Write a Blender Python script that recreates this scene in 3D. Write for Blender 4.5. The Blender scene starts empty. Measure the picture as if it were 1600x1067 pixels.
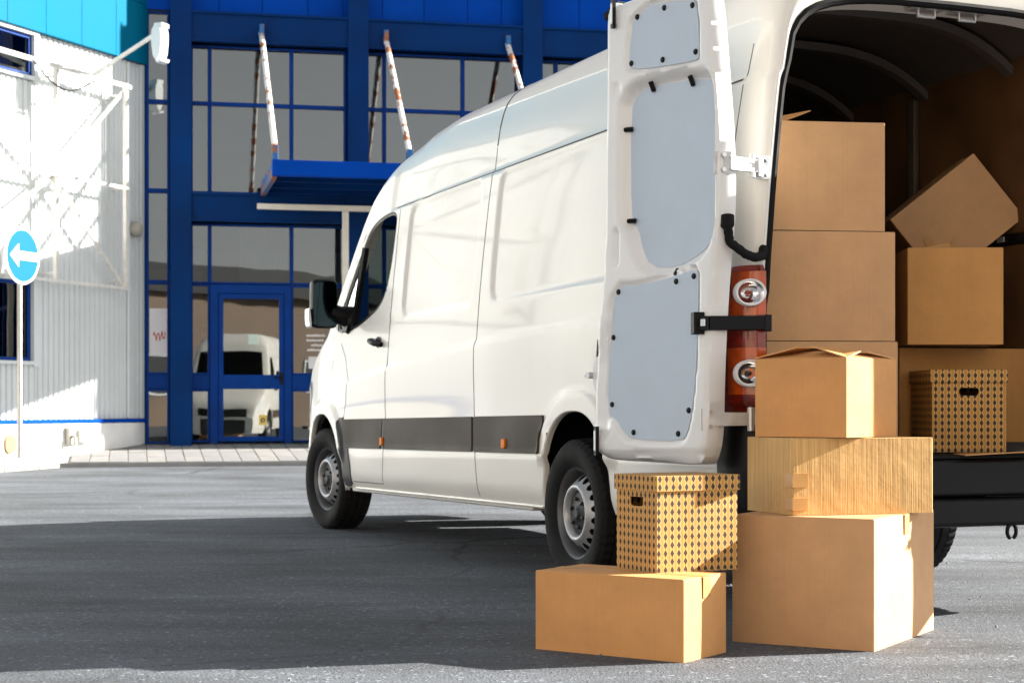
import bpy, bmesh, math, random
import numpy as np
from mathutils import Vector, Matrix
random.seed(7); np.random.seed(7)
R = math.radians
scene = bpy.context.scene
COL = scene.collection

# ------------------------------------------------------------------ camera
cam_d = bpy.data.cameras.new('camera'); cam = bpy.data.objects.new('camera', cam_d); COL.objects.link(cam)
cam.location = (0, 0, .85); cam.rotation_euler = (R(90), 0, 0)
cam_d.sensor_width = 36; cam_d.lens = 36 * 2727 / 1600; cam_d.shift_y = (634 - 533.5) / 1600
cam_d.clip_start = .1; cam_d.clip_end = 2000
cam_d.dof.use_dof = True; cam_d.dof.focus_distance = 6.8; cam_d.dof.aperture_fstop = 7.0
scene.camera = cam

# ------------------------------------------------------------------ sky, sun, exposure
SUN_EL = R(23); SUN_AZ = math.atan2(.966, .259)          # clockwise from +Y
sdir = Vector((math.sin(SUN_AZ) * math.cos(SUN_EL), math.cos(SUN_AZ) * math.cos(SUN_EL), math.sin(SUN_EL)))
world = bpy.data.worlds.new('World'); scene.world = world; world.use_nodes = True
wn = world.node_tree.nodes; wl = world.node_tree.links
sky = wn.new('ShaderNodeTexSky'); sky.sky_type = 'NISHITA'; sky.sun_disc = False
sky.sun_elevation = SUN_EL; sky.sun_rotation = SUN_AZ; sky.air_density = 1.0; sky.dust_density = .6; sky.ozone_density = 1.0
hs = wn.new('ShaderNodeHueSaturation'); hs.inputs['Saturation'].default_value = .12
wl.new(sky.outputs[0], hs.inputs['Color']); wl.new(hs.outputs[0], wn['Background'].inputs['Color'])
wn['Background'].inputs['Strength'].default_value = .05
sun_d = bpy.data.lights.new('sun', 'SUN'); sun_d.energy = 5.0; sun_d.angle = R(.5); sun_d.color = (1, .94, .84)
sun = bpy.data.objects.new('sun', sun_d); COL.objects.link(sun); sun.location = (20, 5, 15)
sun.rotation_euler = (-sdir).to_track_quat('-Z', 'Y').to_euler()
scene.view_settings.view_transform = 'Standard'; scene.view_settings.look = 'None'
scene.view_settings.exposure = 2.22; scene.view_settings.gamma = 1; scene.view_settings.use_curve_mapping = False
scene.cycles.max_bounces = 8; scene.cycles.transparent_max_bounces = 12

# ------------------------------------------------------------------ materials
def mat(name, col, rough=.5, metal=0, coat=0, noise=0, nscale=8, bump=0, bscale=200, spec=.5, stretch=None, emit=None, alpha=1):
    m = bpy.data.materials.new(name); m.use_nodes = True
    nt = m.node_tree; b = nt.nodes['Principled BSDF']
    b.inputs['Base Color'].default_value = (*col, 1); b.inputs['Roughness'].default_value = rough
    b.inputs['Metallic'].default_value = metal; b.inputs['Coat Weight'].default_value = coat
    b.inputs['Coat Roughness'].default_value = .04; b.inputs['Specular IOR Level'].default_value = spec
    if noise or bump:
        tc = nt.nodes.new('ShaderNodeTexCoord'); mp = nt.nodes.new('ShaderNodeMapping')
        nt.links.new(tc.outputs['Object'], mp.inputs[0])
        if stretch: mp.inputs['Scale'].default_value = stretch
    if noise:
        n = nt.nodes.new('ShaderNodeTexNoise'); n.inputs['Scale'].default_value = nscale; n.inputs['Detail'].default_value = 6
        nt.links.new(mp.outputs[0], n.inputs[0])
        r = nt.nodes.new('ShaderNodeMapRange'); r.inputs[1].default_value = .3; r.inputs[2].default_value = .7
        r.inputs[3].default_value = 1 - noise; r.inputs[4].default_value = 1 + noise
        nt.links.new(n.outputs[0], r.inputs[0])
        mx = nt.nodes.new('ShaderNodeMix'); mx.data_type = 'RGBA'; mx.blend_type = 'MULTIPLY'; mx.inputs[0].default_value = 1
        mx.inputs[6].default_value = (*col, 1); nt.links.new(r.outputs[0], mx.inputs[7]); nt.links.new(mx.outputs[2], b.inputs['Base Color'])
        r2 = nt.nodes.new('ShaderNodeMapRange'); r2.inputs[1].default_value = .3; r2.inputs[2].default_value = .7
        r2.inputs[3].default_value = max(0, rough - .08); r2.inputs[4].default_value = min(1, rough + .08)
        nt.links.new(n.outputs[0], r2.inputs[0]); nt.links.new(r2.outputs[0], b.inputs['Roughness'])
    if bump:
        n2 = nt.nodes.new('ShaderNodeTexNoise'); n2.inputs['Scale'].default_value = bscale; n2.inputs['Detail'].default_value = 3
        nt.links.new(mp.outputs[0], n2.inputs[0])
        bp = nt.nodes.new('ShaderNodeBump'); bp.inputs['Strength'].default_value = bump; bp.inputs['Distance'].default_value = .002
        nt.links.new(n2.outputs[0], bp.inputs['Height']); nt.links.new(bp.outputs[0], b.inputs['Normal'])
    return m

def glass_mat(name, tint, rough=.01, ior=1.5):
    m = bpy.data.materials.new(name); m.use_nodes = True; nt = m.node_tree
    for n in list(nt.nodes):
        if n.type != 'OUTPUT_MATERIAL': nt.nodes.remove(n)
    o = [n for n in nt.nodes if n.type == 'OUTPUT_MATERIAL'][0]
    t = nt.nodes.new('ShaderNodeBsdfTransparent'); t.inputs[0].default_value = (*tint, 1)
    g = nt.nodes.new('ShaderNodeBsdfGlossy'); g.inputs['Roughness'].default_value = rough
    if rough > .005 and ior > 1.5:
        tc = nt.nodes.new('ShaderNodeTexCoord'); nz = nt.nodes.new('ShaderNodeTexNoise'); nz.inputs['Scale'].default_value = 1.3; nz.inputs['Detail'].default_value = 1
        bp = nt.nodes.new('ShaderNodeBump'); bp.inputs['Strength'].default_value = .12; bp.inputs['Distance'].default_value = .01
        nt.links.new(tc.outputs['Object'], nz.inputs[0]); nt.links.new(nz.outputs[0], bp.inputs['Height']); nt.links.new(bp.outputs[0], g.inputs['Normal'])
    fr = nt.nodes.new('ShaderNodeFresnel'); fr.inputs[0].default_value = ior
    mx = nt.nodes.new('ShaderNodeMixShader')
    nt.links.new(fr.outputs[0], mx.inputs[0]); nt.links.new(t.outputs[0], mx.inputs[1]); nt.links.new(g.outputs[0], mx.inputs[2])
    nt.links.new(mx.outputs[0], o.inputs[0])
    return m

M = {}
M['paint'] = mat('white_paint', (.71, .69, .645), .38, coat=.32, noise=.02, nscale=1.2, spec=.3)
M['paint_in'] = mat('white_primer', (.72, .725, .73), .42, coat=.3, noise=.04, nscale=4)
M['hardboard'] = mat('grey_hardboard', (.46, .545, .65), .55, noise=.04, nscale=6, bump=.08, bscale=500)
M['band'] = mat('grey_plastic', (.060, .049, .040), .55, noise=.10, nscale=3, bump=.1, bscale=400, spec=.12)
M['trim'] = mat('dark_plastic', (.022, .022, .024), .5, noise=.1, nscale=6, spec=.3)
M['black'] = mat('black_plastic', (.004, .004, .005), .45, spec=.2)
M['rubber'] = mat('black_rubber', (.006, .006, .007), .8, noise=.2, nscale=12, spec=.2)
M['tyre'] = mat('tyre_rubber', (.006, .006, .0065), .8, noise=.25, nscale=10, bump=.15, bscale=150, spec=.25)
M['steel'] = mat('wheel_silver', (.40, .41, .43), .4, metal=.4, noise=.08, nscale=10)
M['barrel'] = mat('dull_steel', (.10, .10, .105), .45, metal=.3, noise=.15, nscale=10)
M['zinc'] = mat('zinc_hinge', (.55, .56, .57), .38, metal=.6, noise=.1, nscale=30)
M['seam'] = mat('seam_gap', (.07, .065, .06), .7)
M['under'] = mat('underbody', (.006, .006, .006), .9, spec=.1)
M['ply'] = mat('plywood', (.115, .056, .024), .6, spec=.2, noise=.3, nscale=3, stretch=(1, 6, 1))
M['liner'] = mat('cargo_metal', (.09, .07, .055), .55, noise=.08, nscale=5)
M['cargofloor'] = mat('cargo_floor', (.007, .007, .008), .7, noise=.2, nscale=8, spec=.2)
M['amber'] = mat('amber_lens', (.80, .19, .0), .4, coat=0, spec=.08)
M['redlens'] = mat('red_lens', (.17, .010, .002), .15, coat=.5, spec=.3, noise=.5, nscale=9, stretch=(1, 1, 2.2))
M['orangelens'] = mat('orange_lens', (.40, .055, .002), .16, coat=.5, spec=.3, noise=.4, nscale=16)
M['chrome'] = mat('lamp_chrome', (.85, .86, .88), .12, metal=1)
M['clear'] = mat('lamp_ring', (.75, .77, .8), .2, coat=1)
M['carglass'] = glass_mat('car_glass', (.30, .36, .34), ior=1.22)
M['mirror'] = mat('mirror_glass', (.035, .06, .075), .04, metal=1)
M['fabric'] = mat('seat_fabric', (.03, .032, .036), .9)
M['kraft_tape'] = mat('packing_tape', (.50, .27, .09), .4, coat=0, spec=.25, noise=.1, nscale=10)
M['inner_kraft'] = mat('inner_kraft', (.33, .20, .095), .85)
M['blue'] = mat('blue_steel', (.0, .027, .125), .5, noise=.22, nscale=1.2, spec=.08)
M['bluepanel'] = mat('blue_cladding', (.0, .052, .36), .45, noise=.10, nscale=.8, spec=.04)
M['bluepanel2'] = mat('blue_cladding_pale', (.0, .058, .38), .45, noise=.10, nscale=.8, spec=.04)
M['bluepaint'] = mat('blue_frame', (.0, .034, .20), .42, noise=.16, nscale=2, spec=.10)
M['sunlit_blue'] = mat('sunlit_blue_cladding', (.0, .105, .20), .5, noise=.05, nscale=.8, spec=.03)  # same blue paint as the facade cladding, sunlight put into the colour
M['sunlit_blue2'] = mat('sunlit_blue_cladding_pale', (.0, .115, .21), .5, noise=.05, nscale=.8, spec=.03)
M['corr'] = mat('white_cladding', (.62, .655, .66), .45, noise=.05, nscale=1.5)
M['plinth'] = mat('white_render', (.72, .72, .70), .85, noise=.1, nscale=2.5, bump=.3, bscale=60)
M['cream'] = mat('cream_steel', (.74, .69, .60), .5, noise=.08, nscale=6)
M['whitesteel'] = mat('white_steel', (.66, .64, .60), .5, noise=.12, nscale=8)
M['bglass'] = glass_mat('window_glass', (.68, .72, .70), ior=2.4)
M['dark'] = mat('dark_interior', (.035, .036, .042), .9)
M['lobby'] = mat('lobby_wall', (.16, .15, .13), .9, noise=.15, nscale=1)
M['lobbyfloor'] = mat('lobby_floor', (.22, .19, .15), .5, noise=.1, nscale=1)
M['yellow'] = mat('yellow_board', (.50, .38, .10), .7, noise=.1, nscale=1)
M['curtain'] = mat('pale_blind', (.45, .44, .40), .9, noise=.1, nscale=2)
M['paper'] = mat('paper', (.72, .72, .74), .8)
M['redink'] = mat('red_ink', (.5, .04, .05), .8)
M['whiteink'] = mat('white_vinyl', (.8, .8, .8), .6)
M['signblue'] = mat('sign_blue', (.0, .10, .165), .45, spec=.1)
M['signwhite'] = mat('sign_white', (.78, .79, .79), .35)
M['galv'] = mat('galvanised', (.40, .38, .34), .45, metal=.3, noise=.15, nscale=10)
M['slab'] = mat('paving_slab', (.19, .19, .195), .9, noise=.12, nscale=4, bump=.3, bscale=80)
M['slab2'] = mat('paving_slab_pale', (.215, .212, .21), .9, noise=.12, nscale=4, bump=.3, bscale=80)
M['kerb'] = mat('kerb_stone', (.33, .31, .27), .9, noise=.15, nscale=6, bump=.4, bscale=60)
M['bed'] = mat('mortar', (.09, .088, .085), .95)
M['grass'] = mat('dry_grass', (.14, .13, .035), .9)
M['stone'] = mat('grit', (.13, .13, .13), .9)

def rusty(name, base):
    m = mat(name, base, .5); nt = m.node_tree; b = nt.nodes['Principled BSDF']
    tc = nt.nodes.new('ShaderNodeTexCoord'); n = nt.nodes.new('ShaderNodeTexNoise'); n.inputs['Scale'].default_value = 5; n.inputs['Detail'].default_value = 5
    nt.links.new(tc.outputs['Object'], n.inputs[0])
    cr = nt.nodes.new('ShaderNodeValToRGB'); e = cr.color_ramp.elements
    e[0].position = .50; e[0].color = (*base, 1); e[1].position = .56; e[1].color = (.28, .10, .04, 1)
    nt.links.new(n.outputs[0], cr.inputs[0]); nt.links.new(cr.outputs[0], b.inputs['Base Color'])
    return m
M['rustrod'] = rusty('rusty_white_rod', (.68, .64, .62))
M['rustblue'] = rusty('rusty_blue', (.01, .12, .33))

def cardboard(name, col, lines=.5, seed=0):
    m = bpy.data.materials.new(name); m.use_nodes = True; nt = m.node_tree; b = nt.nodes['Principled BSDF']
    b.inputs['Roughness'].default_value = .72; b.inputs['Specular IOR Level'].default_value = .25
    uv = nt.nodes.new('ShaderNodeUVMap')
    mp = nt.nodes.new('ShaderNodeMapping'); mp.inputs['Scale'].default_value = (160, 2.2, 1); mp.inputs['Location'].default_value = (seed, seed, 0)
    nt.links.new(uv.outputs[0], mp.inputs[0])
    n = nt.nodes.new('ShaderNodeTexNoise'); n.inputs['Scale'].default_value = 1; n.inputs['Detail'].default_value = 2
    nt.links.new(mp.outputs[0], n.inputs[0])
    mp2 = nt.nodes.new('ShaderNodeMapping'); mp2.inputs['Location'].default_value = (seed * 3.1, seed, 0); nt.links.new(uv.outputs[0], mp2.inputs[0])
    n2 = nt.nodes.new('ShaderNodeTexNoise'); n2.inputs['Scale'].default_value = 5; n2.inputs['Detail'].default_value = 7; n2.inputs['Roughness'].default_value = .65
    nt.links.new(mp2.outputs[0], n2.inputs[0])
    n3 = nt.nodes.new('ShaderNodeTexNoise'); n3.inputs['Scale'].default_value = 420; n3.inputs['Detail'].default_value = 2; nt.links.new(mp2.outputs[0], n3.inputs[0])
    def rng(src, lo, hi):
        r = nt.nodes.new('ShaderNodeMapRange'); r.inputs[1].default_value = .3; r.inputs[2].default_value = .7; r.inputs[3].default_value = lo; r.inputs[4].default_value = hi
        nt.links.new(src.outputs[0], r.inputs[0]); return r
    a, c, d = rng(n, 1 - .09 * lines, 1 + .09 * lines), rng(n2, .90, 1.08), rng(n3, .94, 1.06)
    mu = nt.nodes.new('ShaderNodeMath'); mu.operation = 'MULTIPLY'; nt.links.new(a.outputs[0], mu.inputs[0]); nt.links.new(c.outputs[0], mu.inputs[1])
    mv = nt.nodes.new('ShaderNodeMath'); mv.operation = 'MULTIPLY'; nt.links.new(mu.outputs[0], mv.inputs[0]); nt.links.new(d.outputs[0], mv.inputs[1])
    mx = nt.nodes.new('ShaderNodeMix'); mx.data_type = 'RGBA'; mx.blend_type = 'MULTIPLY'; mx.inputs[0].default_value = 1; mx.inputs[6].default_value = (*col, 1)
    nt.links.new(mv.outputs[0], mx.inputs[7]); nt.links.new(mx.outputs[2], b.inputs['Base Color'])
    bp = nt.nodes.new('ShaderNodeBump'); bp.inputs['Strength'].default_value = .22 * lines; bp.inputs['Distance'].default_value = .002
    nt.links.new(n.outputs[0], bp.inputs['Height'])
    n4 = nt.nodes.new('ShaderNodeTexNoise'); n4.inputs['Scale'].default_value = 9; n4.inputs['Detail'].default_value = 3; nt.links.new(mp2.outputs[0], n4.inputs[0])
    bq = nt.nodes.new('ShaderNodeBump'); bq.inputs['Strength'].default_value = .35; bq.inputs['Distance'].default_value = .012
    nt.links.new(n4.outputs[0], bq.inputs['Height']); nt.links.new(bp.outputs[0], bq.inputs['Normal']); nt.links.new(bq.outputs[0], b.inputs['Normal'])
    # worn, paler paper along the edges
    be = nt.nodes.new('ShaderNodeBevel'); be.samples = 4; be.inputs['Radius'].default_value = .0045
    ge = nt.nodes.new('ShaderNodeNewGeometry'); dt = nt.nodes.new('ShaderNodeVectorMath'); dt.operation = 'DOT_PRODUCT'
    nt.links.new(be.outputs[0], dt.inputs[0]); nt.links.new(ge.outputs['True Normal'], dt.inputs[1])
    n5 = nt.nodes.new('ShaderNodeTexNoise'); n5.inputs['Scale'].default_value = 26; n5.inputs['Detail'].default_value = 4; nt.links.new(mp2.outputs[0], n5.inputs[0])
    e1 = nt.nodes.new('ShaderNodeMapRange'); e1.inputs[1].default_value = .985; e1.inputs[2].default_value = .80; e1.inputs[3].default_value = 0; e1.inputs[4].default_value = 1; nt.links.new(dt.outputs['Value'], e1.inputs[0])
    e2 = nt.nodes.new('ShaderNodeMapRange'); e2.inputs[1].default_value = .38; e2.inputs[2].default_value = .62; e2.inputs[3].default_value = .05; e2.inputs[4].default_value = .9; nt.links.new(n5.outputs[0], e2.inputs[0])
    em = nt.nodes.new('ShaderNodeMath'); em.operation = 'MULTIPLY'; nt.links.new(e1.outputs[0], em.inputs[0]); nt.links.new(e2.outputs[0], em.inputs[1])
    mw = nt.nodes.new('ShaderNodeMix'); mw.data_type = 'RGBA'; nt.links.new(em.outputs[0], mw.inputs[0]); nt.links.new(mx.outputs[2], mw.inputs[6]); mw.inputs[7].default_value = (.72, .55, .36, 1)
    nt.links.new(mw.outputs[2], b.inputs['Base Color'])
    return m
M['card'] = cardboard('cardboard', (.60, .30, .11), .25, 1)
M['card2'] = cardboard('cardboard_dull', (.55, .320, .160), .25, 4)
M['card3'] = cardboard('cardboard_pale', (.56, .34, .13), 2.2, 7)
M['card4'] = cardboard('cardboard_deep', (.56, .285, .095), .25, 9)

def pattern_mat():
    m = cardboard('patterned_kraft', (.60, .335, .10), .15, 3); nt = m.node_tree; b = nt.nodes['Principled BSDF']
    src = b.inputs['Base Color'].links[0].from_socket
    uv = nt.nodes.new('ShaderNodeUVMap'); sp = nt.nodes.new('ShaderNodeSeparateXYZ'); nt.links.new(uv.outputs[0], sp.inputs[0])
    def mth(op, a, bb=None):
        n = nt.nodes.new('ShaderNodeMath'); n.operation = op
        for i, v in enumerate((a, bb)):
            if v is None: continue
            if isinstance(v, (int, float)): n.inputs[i].default_value = v
            else: nt.links.new(v, n.inputs[i])
        return n.outputs[0]
    P, Q = .0275, .0285
    def tri(o, p, ph=0.):   # distance from the cell centre, 0..0.5
        return mth('ABSOLUTE', mth('SUBTRACT', mth('FRACT', mth('ADD', mth('DIVIDE', o, p), 100.25 + ph)), .5))
    fx, fy = tri(sp.outputs[0], P), tri(sp.outputs[1], Q)
    s = mth('ADD', mth('DIVIDE', fx, .30), mth('DIVIDE', fy, .50))
    dia = mth('LESS_THAN', s, 1.0)
    # second, paler colour between the zigzag outlines
    zig = mth('ADD', mth('DIVIDE', fx, .40), mth('DIVIDE', fy, 1.6))
    pale = mth('GREATER_THAN', zig, 1.02)
    mx = nt.nodes.new('ShaderNodeMix'); mx.data_type = 'RGBA'; nt.links.new(pale, mx.inputs[0]); nt.links.new(src, mx.inputs[6]); mx.inputs[7].default_value = (.47, .245, .07, 1)
    m2 = nt.nodes.new('ShaderNodeMix'); m2.data_type = 'RGBA'; nt.links.new(dia, m2.inputs[0]); nt.links.new(mx.outputs[2], m2.inputs[6]); m2.inputs[7].default_value = (.05, .038, .032, 1)
    nt.links.new(m2.outputs[2], b.inputs['Base Color'])
    return m
M['pattern'] = pattern_mat()

def asphalt_mat():
    m = bpy.data.materials.new('asphalt'); m.use_nodes = True; nt = m.node_tree; b = nt.nodes['Principled BSDF']
    L = nt.links.new
    tc = nt.nodes.new('ShaderNodeTexCoord')
    def noise(sc, det, st=None, ro=.5):
        mp = nt.nodes.new('ShaderNodeMapping'); L(tc.outputs['Object'], mp.inputs[0])
        if st: mp.inputs['Scale'].default_value = st
        n = nt.nodes.new('ShaderNodeTexNoise'); n.inputs['Scale'].default_value = sc; n.inputs['Detail'].default_value = det; n.inputs['Roughness'].default_value = ro
        L(mp.outputs[0], n.inputs[0]); return n
    def rng(src, a, bb, lo, hi):
        r = nt.nodes.new('ShaderNodeMapRange'); r.inputs[1].default_value = a; r.inputs[2].default_value = bb; r.inputs[3].default_value = lo; r.inputs[4].default_value = hi
        L(src, r.inputs[0]); return r.outputs[0]
    def mul(a, c):
        n = nt.nodes.new('ShaderNodeMath'); n.operation = 'MULTIPLY'; L(a, n.inputs[0]); L(c, n.inputs[1]); return n.outputs[0]
    big = rng(noise(.55, 5, (1, 1.6, 1)).outputs[0], .32, .68, .70, 1.28)
    streak = rng(noise(1.3, 6, (.5, 2.2, 1), .65).outputs[0], .32, .68, .74, 1.24)
    fine = rng(noise(95, 3).outputs[0], .3, .7, .62, 1.42)
    vo = nt.nodes.new('ShaderNodeTexVoronoi'); vo.inputs['Scale'].default_value = 75; L(tc.outputs['Object'], vo.inputs[0])
    sep = nt.nodes.new('ShaderNodeSeparateColor'); L(vo.outputs['Color'], sep.inputs[0])
    sparkle = rng(sep.outputs[0], .93, 1.0, 1.0, 2.6)
    dark = rng(sep.outputs[1], 0, .12, .45, 1.0)
    # fine cracks: distorted voronoi edges, only where a mask allows
    nd = noise(1.1, 4); mxv = nt.nodes.new('ShaderNodeMix'); mxv.data_type = 'VECTOR'; mxv.inputs[0].default_value = .35
    L(tc.outputs['Object'], mxv.inputs[4]); L(nd.outputs['Color'], mxv.inputs[5])
    v2 = nt.nodes.new('ShaderNodeTexVoronoi'); v2.feature = 'DISTANCE_TO_EDGE'; v2.inputs['Scale'].default_value = .42; L(mxv.outputs[1], v2.inputs[0])
    crack = rng(v2.outputs['Distance'], .002, .009, .42, 1.0)
    mask = rng(noise(.35, 2).outputs[0], .44, .54, 0, 1)
    cm = nt.nodes.new('ShaderNodeMix'); cm.data_type = 'FLOAT'; cm.inputs[2].default_value = 1; L(mask, cm.inputs[0]); L(crack, cm.inputs[3])
    # darker oily patches
    patch = rng(noise(.7, 4, (.6, 1.3, 1), .6).outputs[0], .52, .66, 1.05, .74)
    v = mul(mul(mul(mul(big, streak), mul(fine, sparkle)), mul(cm.outputs[0], dark)), patch)
    mx = nt.nodes.new('ShaderNodeMix'); mx.data_type = 'RGBA'; mx.blend_type = 'MULTIPLY'; mx.inputs[0].default_value = 1; mx.inputs[6].default_value = (.074, .082, .096, 1)
    L(v, mx.inputs[7]); L(mx.outputs[2], b.inputs['Base Color'])
    b.inputs['Roughness'].default_value = .85; b.inputs['Specular IOR Level'].default_value = .35
    bp = nt.nodes.new('ShaderNodeBump'); bp.inputs['Strength'].default_value = .55; bp.inputs['Distance'].default_value = .006
    L(fine, bp.inputs['Height'])
    bp2 = nt.nodes.new('ShaderNodeBump'); bp2.inputs['Strength'].default_value = .5; bp2.inputs['Distance'].default_value = .012
    L(cm.outputs[0], bp2.inputs['Height']); L(bp.outputs[0], bp2.inputs['Normal']); L(bp2.outputs[0], b.inputs['Normal'])
    return m
M['asphalt'] = asphalt_mat()

# ------------------------------------------------------------------ mesh helpers
class MB:
    def __init__(s): s.v = []; s.f = []
    def add(s, verts, faces):
        o = len(s.v); s.v += [tuple(map(float, p)) for p in verts]; s.f += [tuple(i + o for i in f) for f in faces]; return s
    def box(s, x0, x1, y0, y1, z0, z1):
        v = [(x, y, z) for x in (x0, x1) for y in (y0, y1) for z in (z0, z1)]
        return s.add(v, [(0, 1, 3, 2), (4, 6, 7, 5), (0, 4, 5, 1), (2, 3, 7, 6), (0, 2, 6, 4), (1, 5, 7, 3)])
    def bar(s, a, b, w, t=None, up=(0, 0, 1)):      # rectangular bar from a to b
        t = t or w; a, b = Vector(a), Vector(b); d = (b - a).normalized(); u = Vector(up)
        if abs(d.dot(u)) > .98: u = Vector((1, 0, 0))
        p = d.cross(u).normalized(); q = p.cross(d)
        v = [e + p * (sx * w / 2) + q * (sz * t / 2) for e in (a, b) for sx, sz in ((-1, -1), (1, -1), (1, 1), (-1, 1))]
        return s.add(v, [(0, 3, 2, 1), (4, 5, 6, 7)] + [(i, (i + 1) % 4, 4 + (i + 1) % 4, 4 + i) for i in range(4)])
    def tube(s, pts, r, n=10):
        pts = [Vector(p) for p in pts]; rings = []; prev = None
        for i, p in enumerate(pts):
            d = (pts[min(i + 1, len(pts) - 1)] - pts[max(i - 1, 0)]).normalized()
            if prev is None:
                u = Vector((0, 0, 1)) if abs(d.z) < .9 else Vector((1, 0, 0)); prev = d.cross(u).normalized()
            prev = (prev - d * prev.dot(d)).normalized(); q = d.cross(prev)
            rr = r[i] if isinstance(r, (list, tuple)) else r
            rings.append([p + prev * (rr * math.cos(2 * math.pi * k / n)) + q * (rr * math.sin(2 * math.pi * k / n)) for k in range(n)])
        v = [q for ring in rings for q in ring]
        f = [(i * n + k, i * n + (k + 1) % n, (i + 1) * n + (k + 1) % n, (i + 1) * n + k) for i in range(len(pts) - 1) for k in range(n)]
        f += [tuple(range(n))[::-1], tuple((len(pts) - 1) * n + k for k in range(n))]
        return s.add(v, f)
    def prism(s, poly, fn, t0, t1):      # poly of (a,b); fn(a,b,t)->xyz
        n = len(poly); v = [fn(a, b, t0) for a, b in poly] + [fn(a, b, t1) for a, b in poly]
        return s.add(v, [tuple(range(n))[::-1], tuple(range(n, 2 * n))] + [(i, (i + 1) % n, n + (i + 1) % n, n + i) for i in range(n)])
    def lathe(s, prof, fn, n=48, close=False):   # prof (r,h); fn(cos*r, sin*r, h)
        v = [fn(r * math.cos(2 * math.pi * k / n), r * math.sin(2 * math.pi * k / n), hh) for r, hh in prof for k in range(n)]
        m = len(prof)
        f = [(i * n + k, i * n + (k + 1) % n, ((i + 1) % m) * n + (k + 1) % n, ((i + 1) % m) * n + k) for i in range(m if close else m - 1) for k in range(n)]
        return s.add(v, f)

def link(o, parent=None):
    COL.objects.link(o)
    if parent is not None: o.parent = parent
    return o
def fix_normals(me):
    bm = bmesh.new(); bm.from_mesh(me); bmesh.ops.recalc_face_normals(bm, faces=bm.faces); bm.to_mesh(me); bm.free()
def build(name, mb, m, parent=None, smooth=False, bevel=0, angle=35, uv=False, fix=True):
    me = bpy.data.meshes.new(name); me.from_pydata(mb.v, [], mb.f); me.update()
    if fix: fix_normals(me)
    if uv: box_uv(me)
    o = bpy.data.objects.new(name, me); me.materials.append(M[m] if isinstance(m, str) else m); link(o, parent)
    if smooth:
        me.polygons.foreach_set('use_smooth', [True] * len(me.polygons))
        if smooth == 'auto': me.set_sharp_from_angle(angle=R(angle))
    if bevel:
        bv = o.modifiers.new('bevel', 'BEVEL'); bv.width = bevel; bv.segments = 2; bv.limit_method = 'ANGLE'; bv.angle_limit = R(40)
        if not smooth:
            me.polygons.foreach_set('use_smooth', [True] * len(me.polygons)); bv.harden_normals = True
    return o
def box_uv(me):
    uvl = me.uv_layers.new(name='UVMap')
    co = [v.co for v in me.vertices]
    for p in me.polygons:
        n = p.normal; a = max(range(3), key=lambda i: abs(n[i]))
        for li in p.loop_indices:
            c = co[me.loops[li].vertex_index]
            uvl.data[li].uv = ((c.y, c.z), (c.x, c.z), (c.x, c.y))[a]
def empty(name, loc=(0, 0, 0), rz=0, parent=None):
    o = bpy.data.objects.new(name, None); o.empty_display_size = .1; o.location = loc; o.rotation_euler = (0, 0, rz); return link(o, parent)
def tag(o, label, cat, group=None):
    o['label'] = label; o['category'] = cat
    if group: o['group'] = group
    return o
def struct(o): o['kind'] = 'structure'; return o
def dup(o, parent=None, loc=None):
    c = o.copy(); COL.objects.link(c)
    if parent is not None: c.parent = parent
    if loc is not None: c.location = loc
    return c

# polygons, signed distance, cut grids
def chaikin(poly, n=2):
    p = np.array(poly, float)
    for _ in range(n):
        q = np.roll(p, -1, 0); p = np.stack([p * .75 + q * .25, p * .25 + q * .75], 1).reshape(-1, 2)
    return p
def rrect(x0, x1, z0, z1, r, n=5):
    out = []
    for cx, cz, a0 in ((x1 - r, z1 - r, 0), (x0 + r, z1 - r, 90), (x0 + r, z0 + r, 180), (x1 - r, z0 + r, 270)):
        for k in range(n + 1):
            a = R(a0 + 90 * k / n); out.append((cx + r * math.cos(a), cz + r * math.sin(a)))
    return np.array(out)
def sdf_poly(poly):
    A = np.array(poly, float); B = np.roll(A, -1, 0)
    def f(x, z):
        x = np.asarray(x, float); z = np.asarray(z, float); d = np.full(x.shape, 1e9); ins = np.zeros(x.shape, bool)
        for (ax, az), (bx, bz) in zip(A, B):
            ex, ez = bx - ax, bz - az; l2 = ex * ex + ez * ez + 1e-12
            t = np.clip(((x - ax) * ex + (z - az) * ez) / l2, 0, 1)
            d = np.minimum(d, (x - ax - t * ex) ** 2 + (z - az - t * ez) ** 2)
            if abs(ez) > 1e-12:
                c = ((az > z) != (bz > z)) & (x < (bx - ax) * (z - az) / ez + ax); ins ^= c
        d = np.sqrt(d); return np.where(ins, -d, d)
    return f
def sstep(a, b, x):
    t = np.clip((np.asarray(x, float) - a) / (b - a), 0, 1); return t * t * (3 - 2 * t)
def snap(U, V, sdf, tol, lock=None):
    for _ in range(2):
        d = sdf(U, V); e = 1e-4
        gx = (sdf(U + e, V) - sdf(U - e, V)) / (2 * e); gz = (sdf(U, V + e) - sdf(U, V - e)) / (2 * e)
        g = np.maximum(gx * gx + gz * gz, .2); m = np.abs(d) < tol
        if lock is not None: m &= ~lock
        U[m] -= (d * gx / g)[m]; V[m] -= (d * gz / g)[m]
    return U, V
def grid_faces(n, m):
    i, j = np.meshgrid(np.arange(n - 1), np.arange(m - 1), indexing='ij')
    a = i * m + j; return np.stack([a, a + m, a + m + 1, a + 1], -1).reshape(-1, 4)
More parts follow.
